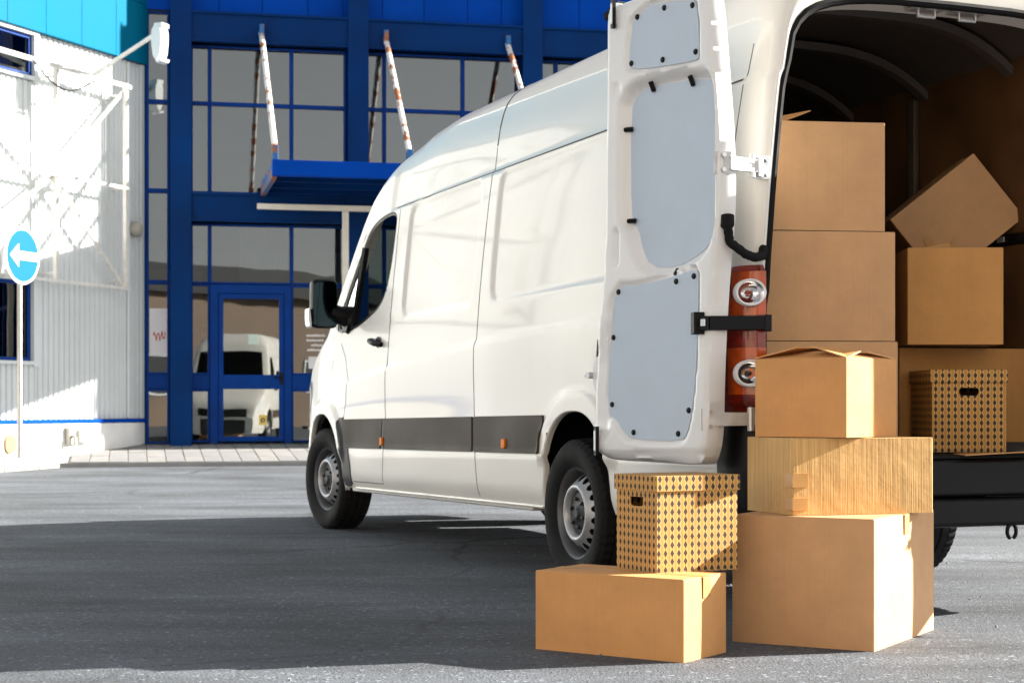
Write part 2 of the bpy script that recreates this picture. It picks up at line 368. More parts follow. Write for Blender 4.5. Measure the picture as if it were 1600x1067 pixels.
def np_mesh(name, verts, faces, m, parent=None, smooth=True, weld=0, flip_to=None):
    used = np.unique(faces); mp = np.full(len(verts), -1); mp[used] = np.arange(len(used))
    me = bpy.data.meshes.new(name); me.from_pydata(verts[used].tolist(), [], mp[faces].tolist()); me.update()
    if weld:
        bm = bmesh.new(); bm.from_mesh(me); bmesh.ops.remove_doubles(bm, verts=bm.verts, dist=weld)
        bmesh.ops.recalc_face_normals(bm, faces=bm.faces); bm.to_mesh(me); bm.free()
    if smooth: me.polygons.foreach_set('use_smooth', [True] * len(me.polygons))
    me.materials.append(M[m] if isinstance(m, str) else m)
    return link(bpy.data.objects.new(name, me), parent)

# ================================================================== GROUND
gm = MB(); gs = [-400, -60, -20, -10, -5, 0, 5, 10, 20, 60, 400]
gm.add([(x, y + 8, 0) for x in gs for y in gs], [(i * 11 + j, (i + 1) * 11 + j, (i + 1) * 11 + j + 1, i * 11 + j + 1) for i in range(10) for j in range(10)])
struct(build('asphalt', gm, 'asphalt'))
# loose grit
gr = MB()
for _ in range(420):
    y = random.uniform(5.2, 24); x = random.uniform(-.32, .32) * y; s = random.choice((.003, .004, .005, .007)) * (1 + y / 18)
    v = [(x + s * random.uniform(.6, 1.3) * a, y + s * random.uniform(.6, 1.3) * b, s * c) for a, b, c in ((1, 0, 0), (0, 1, 0), (-1, 0, 0), (0, -1, 0))] + [(x, y, s * .9)]
    gr.add(v, [(0, 1, 4), (1, 2, 4), (2, 3, 4), (3, 0, 4)])
o = build('grit', gr, 'stone'); tag(o, 'loose grit scattered over the grey asphalt', 'grit'); o['kind'] = 'stuff'

# ================================================================== GLAZED BLUE BUILDING
W0 = Vector((-5.67, 26.7, 0)); fd = Vector((.977, .213, 0)); fn = Vector((.213, -.977, 0))
FRZ = math.atan2(.213, .977)
ZB = .27                                                     # threshold level
bld = empty('glazed_office_building', W0, FRZ)               # local: x along facade, -y outward, z up
tag(bld, 'blue steel and glass office entrance building behind the van', 'building')
SEND = 13.6
# columns: deep I-sections
cols = [.424, 3.133, 5.91, 8.68, 11.45]
def column(x):
    m = MB(); w = .32
    m.box(x, x + w, -.34, -.305, 0, 9.2); m.box(x + w / 2 - .05, x + w / 2 + .05, -.305, -.02, 0, 9.2); m.box(x + .004, x + w - .004, -.02, .02, 0, 9.2)
    return m
for x in cols: build('column', column(x), 'blue', bld, bevel=.006)
b = MB(); b.box(.0, .075, -.06, .05, ZB, 9.2); build('corner_trim', b, 'blue', bld, bevel=.005)
ends = [(.744, 3.133), (3.453, 5.91), (6.23, 8.68), (9.0, 11.45), (11.77, 13.6)]
for a, c in ends:
    for z0, z1 in ((6.40, 6.86), (3.66, 4.10)):
        m = MB(); m.box(a, c, -.30, -.26, z0, z1); m.box(a, c, -.26, .0, z0 + .03, z0 + .07); m.box(a, c, -.26, .0, z1 - .07, z1 - .03)
        m.box(a, c, -.34, -.30, z1 - .035, z1); m.box(a, c, -.34, -.30, z0, z0 + .03)
        build('beam', m, 'blue', bld, bevel=.004)
# upper cladding panels
px = 0.0; wds = [.55, .62, .66, .70]
k = 0
while px < SEND - .1:
    w = wds[k % 4]; w = min(w, SEND - px)
    for z0, z1 in ((6.90, 8.0), (8.02, 9.2)):
        m = MB(); m.box(px + .004, px + w - .004, -.10, -.06, z0, z1)
        build('cladding_panel', m, 'bluepanel' if (k + int(z0)) % 3 else 'bluepanel2', bld, bevel=.004)
    px += w; k += 1
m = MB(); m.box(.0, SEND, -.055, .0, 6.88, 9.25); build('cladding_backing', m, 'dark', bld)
# windows: list of bays with mullions and rails; every light is a pane of its own
def window(x0, x1, z0, z1, fr=.03, fd_=.05):
    f_ = MB(); d0, d1 = -.055, .02
    f_.box(x0, x0 + fr, d0, d1, z0, z1); f_.box(x1 - fr, x1, d0, d1, z0, z1)
    f_.box(x0 + fr, x1 - fr, d0, d1, z0, z0 + fr); f_.box(x0 + fr, x1 - fr, d0, d1, z1 - fr, z1)
    w = build('window', f_, 'bluepaint', bld, bevel=.004)
    g = MB(); g.box(x0 + fr - .005, x1 - fr + .005, -.014, -.008, z0 + fr - .005, z1 - fr + .005)
    build('pane', g, 'bglass', w)
for z0, z1 in ((ZB, 1.11), (1.33, 2.74), (2.74, 4.14), (4.14, 5.50), (5.50, 6.88)): window(.078, .42, z0, z1, .035)
m = MB(); m.box(.078, .42, -.06, .015, 1.115, 1.326); build('spandrel', m, 'bluepaint', bld, bevel=.004)
for bi, (a, c) in enumerate(ends[:4]):
    ms = (a, a + .285, a + 1.54, c)
    for x0, x1 in zip(ms, ms[1:]):
        for z0, z1 in ((4.12, 5.50), (5.50, 6.39)): window(x0, x1, z0, z1)
        window(x0, x1, 2.73, 3.65)
        if bi == 0 and abs(x0 - ms[1]) < .01: continue
        window(x0, x1, 1.33, 2.72); window(x0, x1, ZB + .02, 1.10)
        m = MB(); m.box(x0 + .004, x1 - .004, -.06, .015, 1.104, 1.326); build('spandrel', m, 'bluepaint', bld, bevel=.004)
window(11.77, 13.6, ZB, 3.65); window(11.77, 13.6, 4.12, 6.39)
# entrance door
a = ends[0][0] + .285; c = ends[0][0] + 1.54
m = MB(); m.box(a + .003, a + .13, -.085, .03, ZB, 2.72); m.box(c - .12, c - .003, -.085, .03, ZB, 2.72); m.box(a + .13, c - .12, -.085, .03, 2.58, 2.72)
dr = build('entrance_door', m, 'bluepaint', bld, bevel=.006)
dm = MB(); x0, x1 = a + .135, c - .125
dm.box(x0, x0 + .07, -.10, -.03, ZB + .03, 2.575); dm.box(x1 - .07, x1, -.10, -.03, ZB + .03, 2.575)
for z0, z1 in ((2.50, 2.575), (1.11, 1.33), (ZB + .03, ZB + .11)): dm.box(x0 + .07, x1 - .07, -.10, -.03, z0, z1)
build('door_leaf', dm, 'bluepaint', dr, bevel=.005)
for z0, z1 in ((ZB + .105, 1.115), (1.325, 2.505)):
    m = MB(); m.box(x0 + .065, x1 - .065, -.068, -.062, z0, z1); build('pane', m, 'bglass', dr)
m = MB(); m.tube([(x1 - .035, -.10, 1.29), (x1 - .035, -.16, 1.29), (x1 - .15, -.16, 1.29)], .013, 8); m.box(x1 - .06, x1 - .01, -.112, -.10, 1.18, 1.36); build('door_handle', m, 'black', dr, smooth='auto')
m = MB(); m.box(.0, SEND, -.12, .05, ZB - .27, ZB); build('threshold', m, 'dark', bld)
# shell and lobby
m = MB(); m.box(.0, SEND, 5.2, 5.3, ZB, 9.2); build('lobby_wall', m, 'lobby', bld)
m = MB(); m.box(-.05, -.01, .05, 5.3, 0, 9.2); m.box(SEND, SEND + .1, -.05, 5.3, 0, 9.2); build('side_wall', m, 'lobby', bld)
m = MB(); m.box(-.06, SEND + .1, -.10, 5.3, 9.26, 9.4); build('roof', m, 'blue', bld)
m = MB(); m.box(.0, SEND, .05, 5.2, 0, ZB); build('lobby_floor', m, 'lobbyfloor', bld)
m = MB(); m.box(.0, SEND, .12, 5.2, 3.70, 4.05); build('upper_floor', m, 'lobby', bld)
m = MB(); m.box(.1, .95, .8, .85, 2.55, 3.0); m.box(.2, .6, .85, .9, 2.2, 2.55); build('wall_board', m, 'yellow', bld)
m = MB(); m.box(2.35, 3.0, 1.2, 1.25, 2.35, 3.6); build('wall_board', m, 'yellow', bld)
for i in range(9):
    m = MB(); x = 1.5 + i * .085; m.box(x, x + .082, .30 + .006 * (i % 2), .315 + .006 * (i % 2), 2.8, 3.64); build('blind_slat', m, 'curtain', bld)
m = MB(); m.box(1.25, 2.9, 2.2, 2.7, ZB, 1.25); m.box(1.2, 2.95, 2.15, 2.75, 1.25, 1.30); build('reception_counter', m, 'curtain', bld, bevel=.01)
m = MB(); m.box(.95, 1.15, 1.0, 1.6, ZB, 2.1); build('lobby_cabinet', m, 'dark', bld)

def B2W(x, y, z): return (W0 + fd * x - fn * y + Vector((0, 0, z)))
# sheets on the glass
p = empty('poster', B2W(.12, -.03, 1.62), FRZ); tag(p, 'white paper poster with red scribble on the narrow left pane', 'poster')
m = MB(); m.box(.0, .27, .0, .003, 0, .72); build('sheet', m, 'paper', p)
m = MB()
for i in range(26):
    t = i / 25; q = .06 + t * .17; z = .30 + .05 * math.sin(t * 19) + .03 * math.sin(t * 43)
    t2 = (i + 1) / 25; q2 = .06 + t2 * .17; z2 = .30 + .05 * math.sin(t2 * 19) + .03 * math.sin(t2 * 43)
    m.bar((q, -.002, z), (q2, -.002, z2), .003, .012)
build('red_scribble', m, 'redink', p)
p = empty('opening_notice', B2W(2.52, -.03, 1.45), FRZ); tag(p, 'white lettered notice with small sheet on the pane beside the van mirror', 'notice')
for i, (q0, q1) in enumerate(((.0, .30), (.0, .27), (.07, .24), (.01, .30))):
    m = MB(); x = q0
    while x < q1 - .02:
        w = random.uniform(.015, .03); m.box(x, x + w, .0, .002, .48 - i * .075, .48 - i * .075 + random.uniform(.024, .036)); x += w + .006
    build('lettering_line', m, 'whiteink', p)
m = MB(); m.box(.03, .26, .0, .003, -.02, .165); build('sheet', m, 'paper', p)
p = empty('door_sticker', B2W(1.62, -.075, 1.80), FRZ); tag(p, 'small pale green sticker in the middle of the door glass', 'sticker')
m = MB(); m.box(0, .15, .0, .003, 0, .15); build('sheet', m, mat('pale_green', (.50, .62, .55), .6), p)
p = empty('warning_sticker', B2W(1.78, -.075, .55), FRZ); tag(p, 'yellow square warning sticker on the lower door glass', 'sticker')
m = MB(); m.box(0, .12, .0, .003, 0, .16); build('sheet', m, mat('sticker_yellow', (.70, .52, .12), .6), p)
m = MB(); m.lathe([(.035, -.002), (.035, -.004), (.018, -.004), (.018, -.002)], lambda a, c, hh: (.06 + a, hh, .08 + c), 20, True); build('symbol', m, 'dark', p)

# canopy hung on three rods
cp = empty('entrance_canopy', W0, FRZ); tag(cp, 'blue steel entrance canopy hung from rusty rods over the door', 'canopy')
c0, c1, cy = 1.79, 6.0, -2.62
m = MB(); m.box(c0, c1, cy, cy + .07, 4.09, 4.31); m.box(c0, c1, cy + .07, cy + .16, 4.27, 4.31); m.box(c0, c1, cy + .07, cy + .16, 4.09, 4.13); build('front_beam', m, 'bluepanel', cp, bevel=.004)
for x in (c0, c1 - .07):
    m = MB(); m.box(x, x + .07, cy + .165, -.36, 4.06, 4.27); build('side_beam', m, 'rustblue', cp, bevel=.004)
m = MB(); m.box(c0 + .075, c1 - .075, cy + .165, -.36, 4.21, 4.25); build('deck', m, 'blue', cp)
for y in (-1.85, -1.1, -.45):
    m = MB(); m.box(c0 + .075, c1 - .075, y, y + .06, 4.10, 4.205); build('joist', m, 'blue', cp)
for x in (1.80, 3.72, 5.66):
    m = MB(); m.tube([(x, -.34, 6.56), (x + .03, cy + .10, 4.48)], .042, 10); rd = build('rod', m, 'rustrod', cp, smooth='auto')
    m = MB(); m.box(x - .035, x + .035, -.42, -.342, 6.46, 6.68); build('bracket', m, 'rustblue', rd, bevel=.004)
    m = MB(); m.box(x - .01, x + .07, cy + .02, cy + .18, 4.315, 4.52); build('clevis', m, 'rustblue', rd, bevel=.004)
m = MB(); m.box(1.72, 5.9, -.56, -.48, 3.84, 3.925); build('cross_beam', m, 'cream', cp, bevel=.006)
for x in (3.02, 5.4):
    m = MB(); m.box(x, x + .095, -.565, -.475, .24, 3.838); build('post', m, 'cream', cp, bevel=.006)

# ================================================================== CORRUGATED WING
wd = Vector((.396, .918, 0)); wnr = Vector((.918, -.396, 0))
WRZ = math.atan2(wd.y, wd.x)                                 # local x = along wd (negative = towards camera), -y = out to the right
wing = empty('corrugated_building', W0, WRZ); tag(wing, 'white corrugated building with blue top band and wall lattice', 'building')
def WL(t, d, z): return (-t, -d, z)
T1 = 13.0
wins = [('low', 2.62, 4.3, 1.47, 2.58), ('high', 2.60, 4.3, 5.42, 6.0)]
def corr(t0, t1, z0, z1):
    m = MB(); p = .118; prof = []
    t = t0
    while t < t1 - 1e-6:
        for q, d in ((0, 0), (.35, 0), (.45, .022), (.90, .022), (1.0, 0)):
            if t + q * p <= t1: prof.append((t + q * p, d))
        t += p
    prof.append((t1, 0))
    n = len(prof); v = [WL(a, d, z0) for a, d in prof] + [WL(a, d, z1) for a, d in prof]
    return m.add(v, [(i, i + 1, n + i + 1, n + i) for i in range(n - 1)])
for t0, t1, z0, z1 in ((0, 2.55, .66, 6.05), (2.55, 4.35, .66, 1.42), (2.55, 4.35, 2.64, 5.36), (4.35, T1, .66, 6.05)):
    build('wall_sheet', corr(t0, t1, z0, z1), 'corr', wing)
m = MB(); m.box(-T1, 0, .05, .12, 0, 9.2); build('wall_core', m, 'corr', wing)
m = MB(); m.box(-T1, -.0, -.075, .049, -.1, .60); build('plinth', m, 'plinth', wing, bevel=.01)
m = MB(); m.box(-T1, 0, -.095, .04, .605, .655); build('flashing', m, 'bluepanel', wing, bevel=.004)
m = MB(); m.box(-.10, -.003, -.07, -.027, .66, 6.04); build('corner_trim', m, 'corr', wing, bevel=.006)
m = MB(); m.box(-.42, -.36, -.06, -.024, .66, 6.04); build('downpipe', m, 'corr', wing, bevel=.02)
for kind, t0, t1, z0, z1 in wins:
    fr = MB(); d0, d1 = -.01, .045
    fr.box(-t1, -t0, d0, d1, z0, z0 + .05); fr.box(-t1, -t0, d0, d1, z1 - .05, z1); fr.box(-t0 - .06, -t0, d0, d1, z0 + .05, z1 - .05); fr.box(-t1, -t1 + .06, d0, d1, z0 + .05, z1 - .05)
    tm = (t0 + t1) / 2; fr.box(-tm - .03, -tm + .03, d0, d1, z0 + .05, z1 - .05)
    w = build('window', fr, 'bluepaint', wing, bevel=.004)
    rv = MB(); rv.box(-t0, -t0 + .10, -.07, .03, z0 - .07, z1 + .07); rv.box(-t1 - .05, -t0, -.07, .03, z1, z1 + .07); rv.box(-t1 - .05, -t0, -.09, .03, z0 - .05, z0)
    build('surround', rv, 'corr', w, bevel=.004)
    for a, c in ((t0 + .055, tm - .025), (tm + .025, t1 - .055)):
        g = MB(); g.box(-c, -a, .015, .021, z0 + .045, z1 - .045); build('pane', g, 'bglass', w)
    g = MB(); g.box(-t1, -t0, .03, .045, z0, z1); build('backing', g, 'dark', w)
# top band panels, blue with the sunlit tone in the colour
for (t0, t1) in ((0, .80), (.80, 1.62), (1.62, 2.42), (2.42, 3.24), (3.24, 4.1), (4.1, 5.0), (5.0, 6.0), (6.0, 7.5), (7.5, 9.0), (9.0, 11.0), (11.0, 13.0)):
    for z0, z1 in ((6.05, 6.95), (6.956, 8.1), (8.106, 9.2)):
        m = MB(); m.box(-t1 + .003, -t0 - .003, -.12, -.05, z0, z1); build('cladding_panel', m, 'sunlit_blue' if int(t0 * 10 + z0) % 2 else 'sunlit_blue2', wing, bevel=.004)
m = MB(); m.box(-T1, 0, -.05, .05, 6.05, 9.2); build('band_backing', m, 'dark', wing)
m = MB(); m.box(-T1 - .1, .0, -.15, 4.0, 9.2, 9.4); build('roof', m, 'corr', wing)
m = MB(); m.box(-T1 - .1, -T1, -.02, 4.0, 0, 9.2); build('end_wall', m, 'corr', wing)
# steel lattice on the wall
lt = empty('wall_lattice', W0, WRZ); tag(lt, 'white steel lattice with crossing diagonals mounted on the corrugated wall', 'lattice')
D = .28
def lat(name, t0, z0, t1, z1, w=.05, dd=0):
    m = MB(); m.bar(WL(t0, D + dd, z0), WL(t1, D + dd, z1), w, w); build(name, m, 'whitesteel', lt, bevel=.004)
for t in (.79, 2.413, 4.6, 6.8, 9.0): lat('upright', t, 2.55, t, 5.62, .06)
lat('top_rail', .76, 5.56, 9.0, 5.62, .06, .06); lat('middle_rail', .76, 4.06, 9.0, 4.10, .045, .05); lat('bottom_rail', .76, 2.58, 9.0, 2.62, .045, .05)
for a in ((2.413, 4.07, .79, 5.50), (2.413, 4.07, .79, 2.62), (2.413, 4.07, 4.6, 5.5), (2.413, 4.07, 4.6, 2.66), (6.8, 4.07, 4.6, 5.5), (6.8, 4.07, 4.6, 2.66), (6.8, 4.07, 9.0, 5.5), (6.8, 4.07, 9.0, 2.66), (1.64, 5.56, 1.62, 4.75)):
    lat('diagonal', *a, .045 if a[0] > 2 else .02, -.05)
for t in (.79, 2.413, 4.6, 6.8, 9.0):
    for z in (2.7, 4.07, 5.45):
        m = MB(); m.bar(WL(t, .02, z), WL(t, D - .03, z), .03, .03); build('standoff', m, 'whitesteel', lt)
m = MB(); m.tube([WL(1.7 + .07 * i, D + .12, 5.50 - .28 * math.sin(math.pi * i / 20) + .004 * i) for i in range(21)], .012, 6); build('cable', m, 'trim', lt)
# lamp on an arm
lp = empty('wall_lamp', W0, WRZ); tag(lp, 'white floodlight on a raised arm over the corrugated wall', 'lamp')
m = MB(); m.tube([WL(1.64, .34, 5.60), WL(1.64, 1.42, 6.10)], .032, 10); build('arm', m, 'whitesteel', lp, smooth='auto')
hd = MB(); pr = chaikin([(-.11, .12), (.11, .12), (.15, -.05), (.10, -.36), (-.06, -.40), (-.14, -.10)], 1)
hd.prism(pr, lambda a_, b_, t: WL(1.64 + t, 1.47 + a_ * .62, 6.08 + b_ * .95), -.10, .10); h_ = build('lamp_head', hd, 'corr', lp, bevel=.015)
m = MB(); m.box(-1.73, -1.55, -1.57, -1.43, 6.165, 6.23); build('mount', m, 'corr', h_, bevel=.01)
m = MB(); m.prism(chaikin([(-.02, -.38), (.07, -.36), (.09, -.32), (-.04, -.345)], 0), lambda a_, b_, t: WL(1.64 + t, 1.50 + a_ * .8, 6.05 + b_), -.10, .10); build('lens', m, 'clear', h_)
lp2 = empty('bulkhead_lamp', W0, WRZ); tag(lp2, 'small white lamp on the blue band at the top corner', 'lamp')
m = MB(); m.lathe([(.0, .0), (.10, .0), (.13, .06), (.12, .16), (.06, .20), (.0, .20)], lambda a_, b_, hh: WL(3.0 + a_, .125 + hh, 6.72 + b_), 20); build('housing', m, 'corr', lp2, smooth='auto')
m = MB(); m.box(-3.2, -2.8, -.16, -.122, 6.84, 6.90); build('bracket', m, 'corr', lp2)
vt = empty('round_vent', W0, WRZ); tag(vt, 'round beige vent cowl on the corner of the corrugated wall', 'vent')
m = MB(); m.lathe([(.0, .15), (.05, .148), (.09, .12), (.112, .07), (.115, .02), (.10, -.01)], lambda a_, b_, hh: WL(.28 + a_, .05 + hh, 3.52 + b_), 24); build('cowl', m, 'kerb', vt, smooth='auto')
m = MB(); m.lathe([(.118, .0), (.118, .015), (.135, .015), (.135, .0)], lambda a_, b_, hh: WL(.28 + a_, .03 + hh, 3.52 + b_), 24, True); build('rim', m, 'corr', vt, smooth='auto')
tp = empty('meter_box', W0, WRZ); tag(tp, 'white twin valve box on the plinth below the blue flashing', 'meter')
for t in (1.52, 1.70):
    m = MB(); m.box(-t - .075, -t + .075, -.21, -.08, .33, .51); build('cover', m, 'plinth', tp, bevel=.02)
m = MB(); m.box(-1.95, -1.80, -.16, -.08, .30, .55); build('back_plate', m, 'galv', tp, bevel=.01)
m = MB(); m.tube([WL(1.9, .17, .42), WL(1.9, .22, .40), WL(1.9, .22, .30)], .025, 8); build('spout', m, 'galv', tp, smooth='auto')
m = MB(); m.prism(rrect(3.03, 3.25, .20, .46, .10), lambda a_, b_, t: WL(a_, t, b_), .078, .10); o = build('drain_hatch', m, 'inner_kraft'); o.location = W0; o.rotation_euler = (0, 0, WRZ); tag(o, 'small brown hatch low in the plinth at the photo edge', 'hatch')

# ================================================================== BUILDINGS BEHIND THE CAMERA (cream one added, turned sunward for warm bounce light)
yb = empty('bounce_building', (-15, -8, 0), R(-30)); tag(yb, 'cream rendered building added behind the camera to bounce warm sunlight', 'building')
M['render'] = mat('cream_render', (.55, .455, .35), .9, noise=.08, nscale=.6, bump=.2, bscale=30)
LB = 20.0; wx = [1.6 + 3.0 * i for i in range(6)]
m = MB()
for z0, z1 in ((0, .9), (2.4, 3.9), (5.4, 6.9), (8.4, 9.6)): m.box(0, LB, -.3, 0, z0, z1)
for z0, z1 in ((.9, 2.4), (3.9, 5.4), (6.9, 8.4)):
    e0 = 0
    for x in wx + [LB]:
        m.box(e0, x, -.3, -.002, z0, z1); e0 = x + 1.4
        if x == LB: break
build('wall', m, 'render', yb)
m = MB(); m.box(-.3, LB + .3, -8, .3, 9.6, 9.85); build('roof', m, 'dark', yb)
m = MB(); m.box(0, LB, -8, -7.7, 0, 9.6); m.box(-.3, 0, -8, 0, 0, 9.6); m.box(LB, LB + .3, -8, 0, 0, 9.6); build('wall', m, 'render', yb)
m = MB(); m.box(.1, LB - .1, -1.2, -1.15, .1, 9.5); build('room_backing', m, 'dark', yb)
for z0 in (.9, 3.9, 6.9):
    for x in wx:
        m = MB(); m.box(x, x + .06, -.2, -.12, z0, z0 + 1.5); m.box(x + 1.34, x + 1.4, -.2, -.12, z0, z0 + 1.5); m.box(x + .06, x + 1.34, -.2, -.12, z0, z0 + .06); m.box(x + .06, x + 1.34, -.2, -.12, z0 + 1.44, z0 + 1.5); m.box(x + .67, x + .73, -.2, -.12, z0 + .06, z0 + 1.44)
        w = build('window', m, 'corr', yb)
        for a_, b_ in ((.055, .675), (.725, 1.345)):
            m = MB(); m.box(x + a_, x + b_, -.165, -.16, z0 + .055, z0 + 1.445); build('pane', m, 'bglass', w)

yd = empty('brick_building', (2.62, -18.1, 0), R(-24)); tag(yd, 'dark brick shed across the yard, mirrored in the entrance glass', 'building')
M['brick'] = mat('dull_brick', (.17, .125, .095), .9, noise=.2, nscale=.5)
m = MB(); m.box(0, 18, -6, 0, 0, 5.6); build('wall', m, 'brick', yd)
m = MB(); m.prism([(-6.4, 5.61), (.4, 5.61), (.4, 5.8), (-3, 7.2), (-6.4, 5.8)], lambda a_, b_, t: (t, a_, b_), -.3, 18.3); build('roof', m, 'dark', yd)
for x in (2.0, 6.5, 11.0, 15.0):
    m = MB(); m.box(x, x + 1.5, .002, .06, 1.4, 3.0); w = build('window', m, 'corr', yd)
    m = MB(); m.box(x + .08, x + 1.42, .062, .07, 1.48, 2.92); build('pane', m, 'dark', w)

# ================================================================== PAVEMENT
pav = empty('pavement', W0, FRZ); struct(pav)
PY0, PY1 = -2.45, -.125                                      # front and back edge
def pz(y): return .075 + (y - PY0) / (PY1 - PY0) * (ZB - .075 - .01)
m = MB(); m.add([(-1.2, PY0 - .02, -.05), (SEND, PY0 - .02, -.05), (SEND, PY1, -.05), (-1.2, PY1, -.05), (-1.2, PY0 - .02, .06), (SEND, PY0 - .02, .06), (SEND, PY1, pz(PY1) - .015), (-1.2, PY1, pz(PY1) - .015)],
                [(0, 1, 5, 4), (1, 2, 6, 5), (2, 3, 7, 6), (3, 0, 4, 7), (4, 5, 6, 7)]); build('bed', m, 'slab2', pav)
sl = {}
rows = [(PY0 + .0, PY0 + .62), (PY0 + .626, PY0 + 1.25), (PY0 + 1.256, PY0 + 1.88), (PY0 + 1.886, PY1)]
for j, (y0, y1) in enumerate(rows):
    m = MB(); w = .262
    m.add([(.003, y0, pz(y0) - .05), (w - .006, y0, pz(y0) - .05), (w - .006, y1, pz(y1) - .05), (.003, y1, pz(y1) - .05), (.003, y0, pz(y0)), (w - .006, y0, pz(y0)), (w - .006, y1, pz(y1)), (.003, y1, pz(y1))],
          [(0, 3, 2, 1), (4, 5, 6, 7), (0, 1, 5, 4), (1, 2, 6, 5), (2, 3, 7, 6), (3, 0, 4, 7)])
    base = None
    for i in range(41):
        if base is None: base = build('slab', m, 'slab', pav, bevel=.004); s_ = base
        else: s_ = dup(base, pav)
        s_.location = (-.98 + i * w - (.0 if j else 0), 0, random.uniform(-.004, .003))
        if random.random() < .35: s_.material_slots[0].link = 'OBJECT'; s_.material_slots[0].material = M['slab2']
kl = [(-7.1, 20.4), (-6.83, 21.45), (-6.62, 22.5), (-6.44, 23.5), (-6.26, 24.32)]
kb = struct(build('kerb', MB().add([(-7.2, 20.4, -.02), (-6.75, 22.5, -.02), (-6.4, 24.3, -.02), (-6.2, 25.3, -.02), (-7.2, 24.5, -.02), (-8.2, 20.4, -.02), (-7.2, 20.4, .13), (-6.75, 22.5, .13), (-6.4, 24.3, .13), (-6.2, 25.3, .13), (-7.2, 24.5, .13), (-8.2, 20.4, .13)],
                [(6, 7, 8, 9, 10, 11), (0, 1, 7, 6), (1, 2, 8, 7), (2, 3, 9, 8), (3, 4, 10, 9)]), 'bed'))
for (x0, y0), (x1, y1) in zip(kl, kl[1:]):
    a_, b_ = Vector((x0, y0, .065)), Vector((x1, y1, .065)); d_ = (b_ - a_).normalized() * .01
    m = MB(); m.bar(a_ + d_, b_ - d_, .17, .19); build('kerb_stone', m, 'kerb', kb, bevel=.025)
# dry grass by the kerb
m = MB()
for _ in range(700):
    c_ = random.random()
    if c_ < .45: bx, by, bz = random.gauss(-5.95, .12), random.gauss(24.9, .10), .06
    else:
        t = random.random(); bx = -7.0 + .66 * t + random.uniform(-.25, .02); by = 21.5 + 2.9 * t; bz = .125
    hgt = random.uniform(.03, .10); a_ = random.uniform(0, 6.3); lx, ly = math.cos(a_) * hgt * .6, math.sin(a_) * hgt * .6
    m.add([(bx - .004, by, bz), (bx + .004, by, bz), (bx + lx, by + ly, bz + hgt)], [(0, 1, 2)])
o = build('grass', m, 'grass', fix=False); tag(o, 'dry yellow grass tufts along the kerb by the wall', 'grass'); o['kind'] = 'stuff'

# traffic sign
sg = empty('one_way_sign', (-6.548, 23.3, .12), R(70)); tag(sg, 'round blue traffic sign with white arrow pointing left on a post', 'sign')
SC = 2.73
m = MB(); m.tube([(0, .03, -.1), (.0, .03, 3.16)], .034, 10); build('post', m, 'galv', sg, smooth='auto')
m = MB(); m.lathe([(.0, .0), (.375, .0), (.385, .008), (.385, .016), (.375, .022), (0, .022)], lambda a_, b_, hh: (a_, -.02 + hh, SC + b_), 48); build('sign_plate', m, 'signwhite', sg, smooth='auto')
m = MB(); m.lathe([(.0, .0), (.345, .0), (.345, .003), (0, .003)], lambda a_, b_, hh: (a_, -.024 + hh, SC + b_), 48); build('blue_disc', m, 'signblue', sg)
m = MB(); m.prism([(-.29, 0), (-.10, .155), (-.10, .058), (.325, .058), (.325, -.058), (-.10, -.058), (-.10, -.155)], lambda a_, b_, t: (a_, t, SC + b_), -.030, -.0245); build('arrow', m, 'signwhite', sg)
for z in (SC - .2, SC + .2):
    m = MB(); m.box(-.06, .06, .004, .075, z - .02, z + .02); build('clamp', m, 'galv', sg)
# small bench by the entrance
bn = empty('entrance_bench', B2W(2.5, -.62, .22), FRZ); tag(bn, 'low white bench beside the entrance behind the van nose', 'bench')
m = MB(); m.box(0, .9, -.16, .16, .26, .31); build('seat', m, 'cream', bn, bevel=.008)
for x in (.12, .75):
    m = MB(); m.box(x, x + .06, -.12, .12, 0, .26); build('leg', m, 'cream', bn, bevel=.006)

# ================================================================== VAN
VC = Vector((1.189, 8.59, 0)); HD = Vector((-.37846, .92562, 0)); VRZ = math.atan2(HD.y, HD.x)
van = empty('delivery_van', VC, VRZ); tag(van, 'white high roof panel van with its rear doors swung open', 'van')
RK = .0133; WB = 4.21
def rk(v):
    v = np.array(v, float); v[..., 2] += (4.325 - v[..., 0]) * RK; return v
def vb(name, mb, m, parent=None, **k):                       # a part that sits on the raked body
    mb.v = [tuple(p) for p in rk(mb.v)] if mb.v else mb.v
    return build(name, mb, m, parent or van, **k)
def smooth_interp(xs, ys, sig=.04):
    g = np.linspace(-2, 6, 1601); v = np.interp(g, xs, ys); k = np.exp(-.5 * (np.arange(-60, 61) * .005 / sig) ** 2); k /= k.sum()
    p = np.pad(v, 60, mode='edge'); v = np.convolve(p, k, 'valid'); return lambda x: np.interp(x, g, v)
ztop = smooth_interp([-1.62, -1.5, 0, 2.2, 2.6, 2.9, 3.1, 3.25, 3.36, 3.46, 4.16, 4.28, 4.6, 4.9, 5.1, 5.22, 5.28, 5.32], [2.57, 2.62, 2.625, 2.63, 2.60, 2.53, 2.45, 2.36, 2.27, 2.17, 1.42, 1.37, 1.25, 1.11, .99, .86, .72, .60], .035)
rise = smooth_interp([-1.62, 2.7, 3.4, 6], [.42, .42, .11, .11], .05)
nexp = smooth_interp([-1.62, 2.7, 3.4, 6], [3.6, 3.6, 3.2, 3.2], .05)
taper = smooth_interp([-2, 4.0, 4.4, 4.7, 5.0, 5.15, 5.25, 5.32], [1, 1, .978, .94, .87, .81, .75, .69], .05)
zsill = smooth_interp([-1.62, 4.6, 4.75, 5.32], [.30, .30, .22, .22], .03)
_pz = [.20, .30, .36, .55, .8, 1.1, 1.35, 1.6, 1.9, 2.05, 2.2, 2.6]; _pw = [.93, .955, .98, .985, .985, .98, .965, .945, .915, .897, .875, .815]
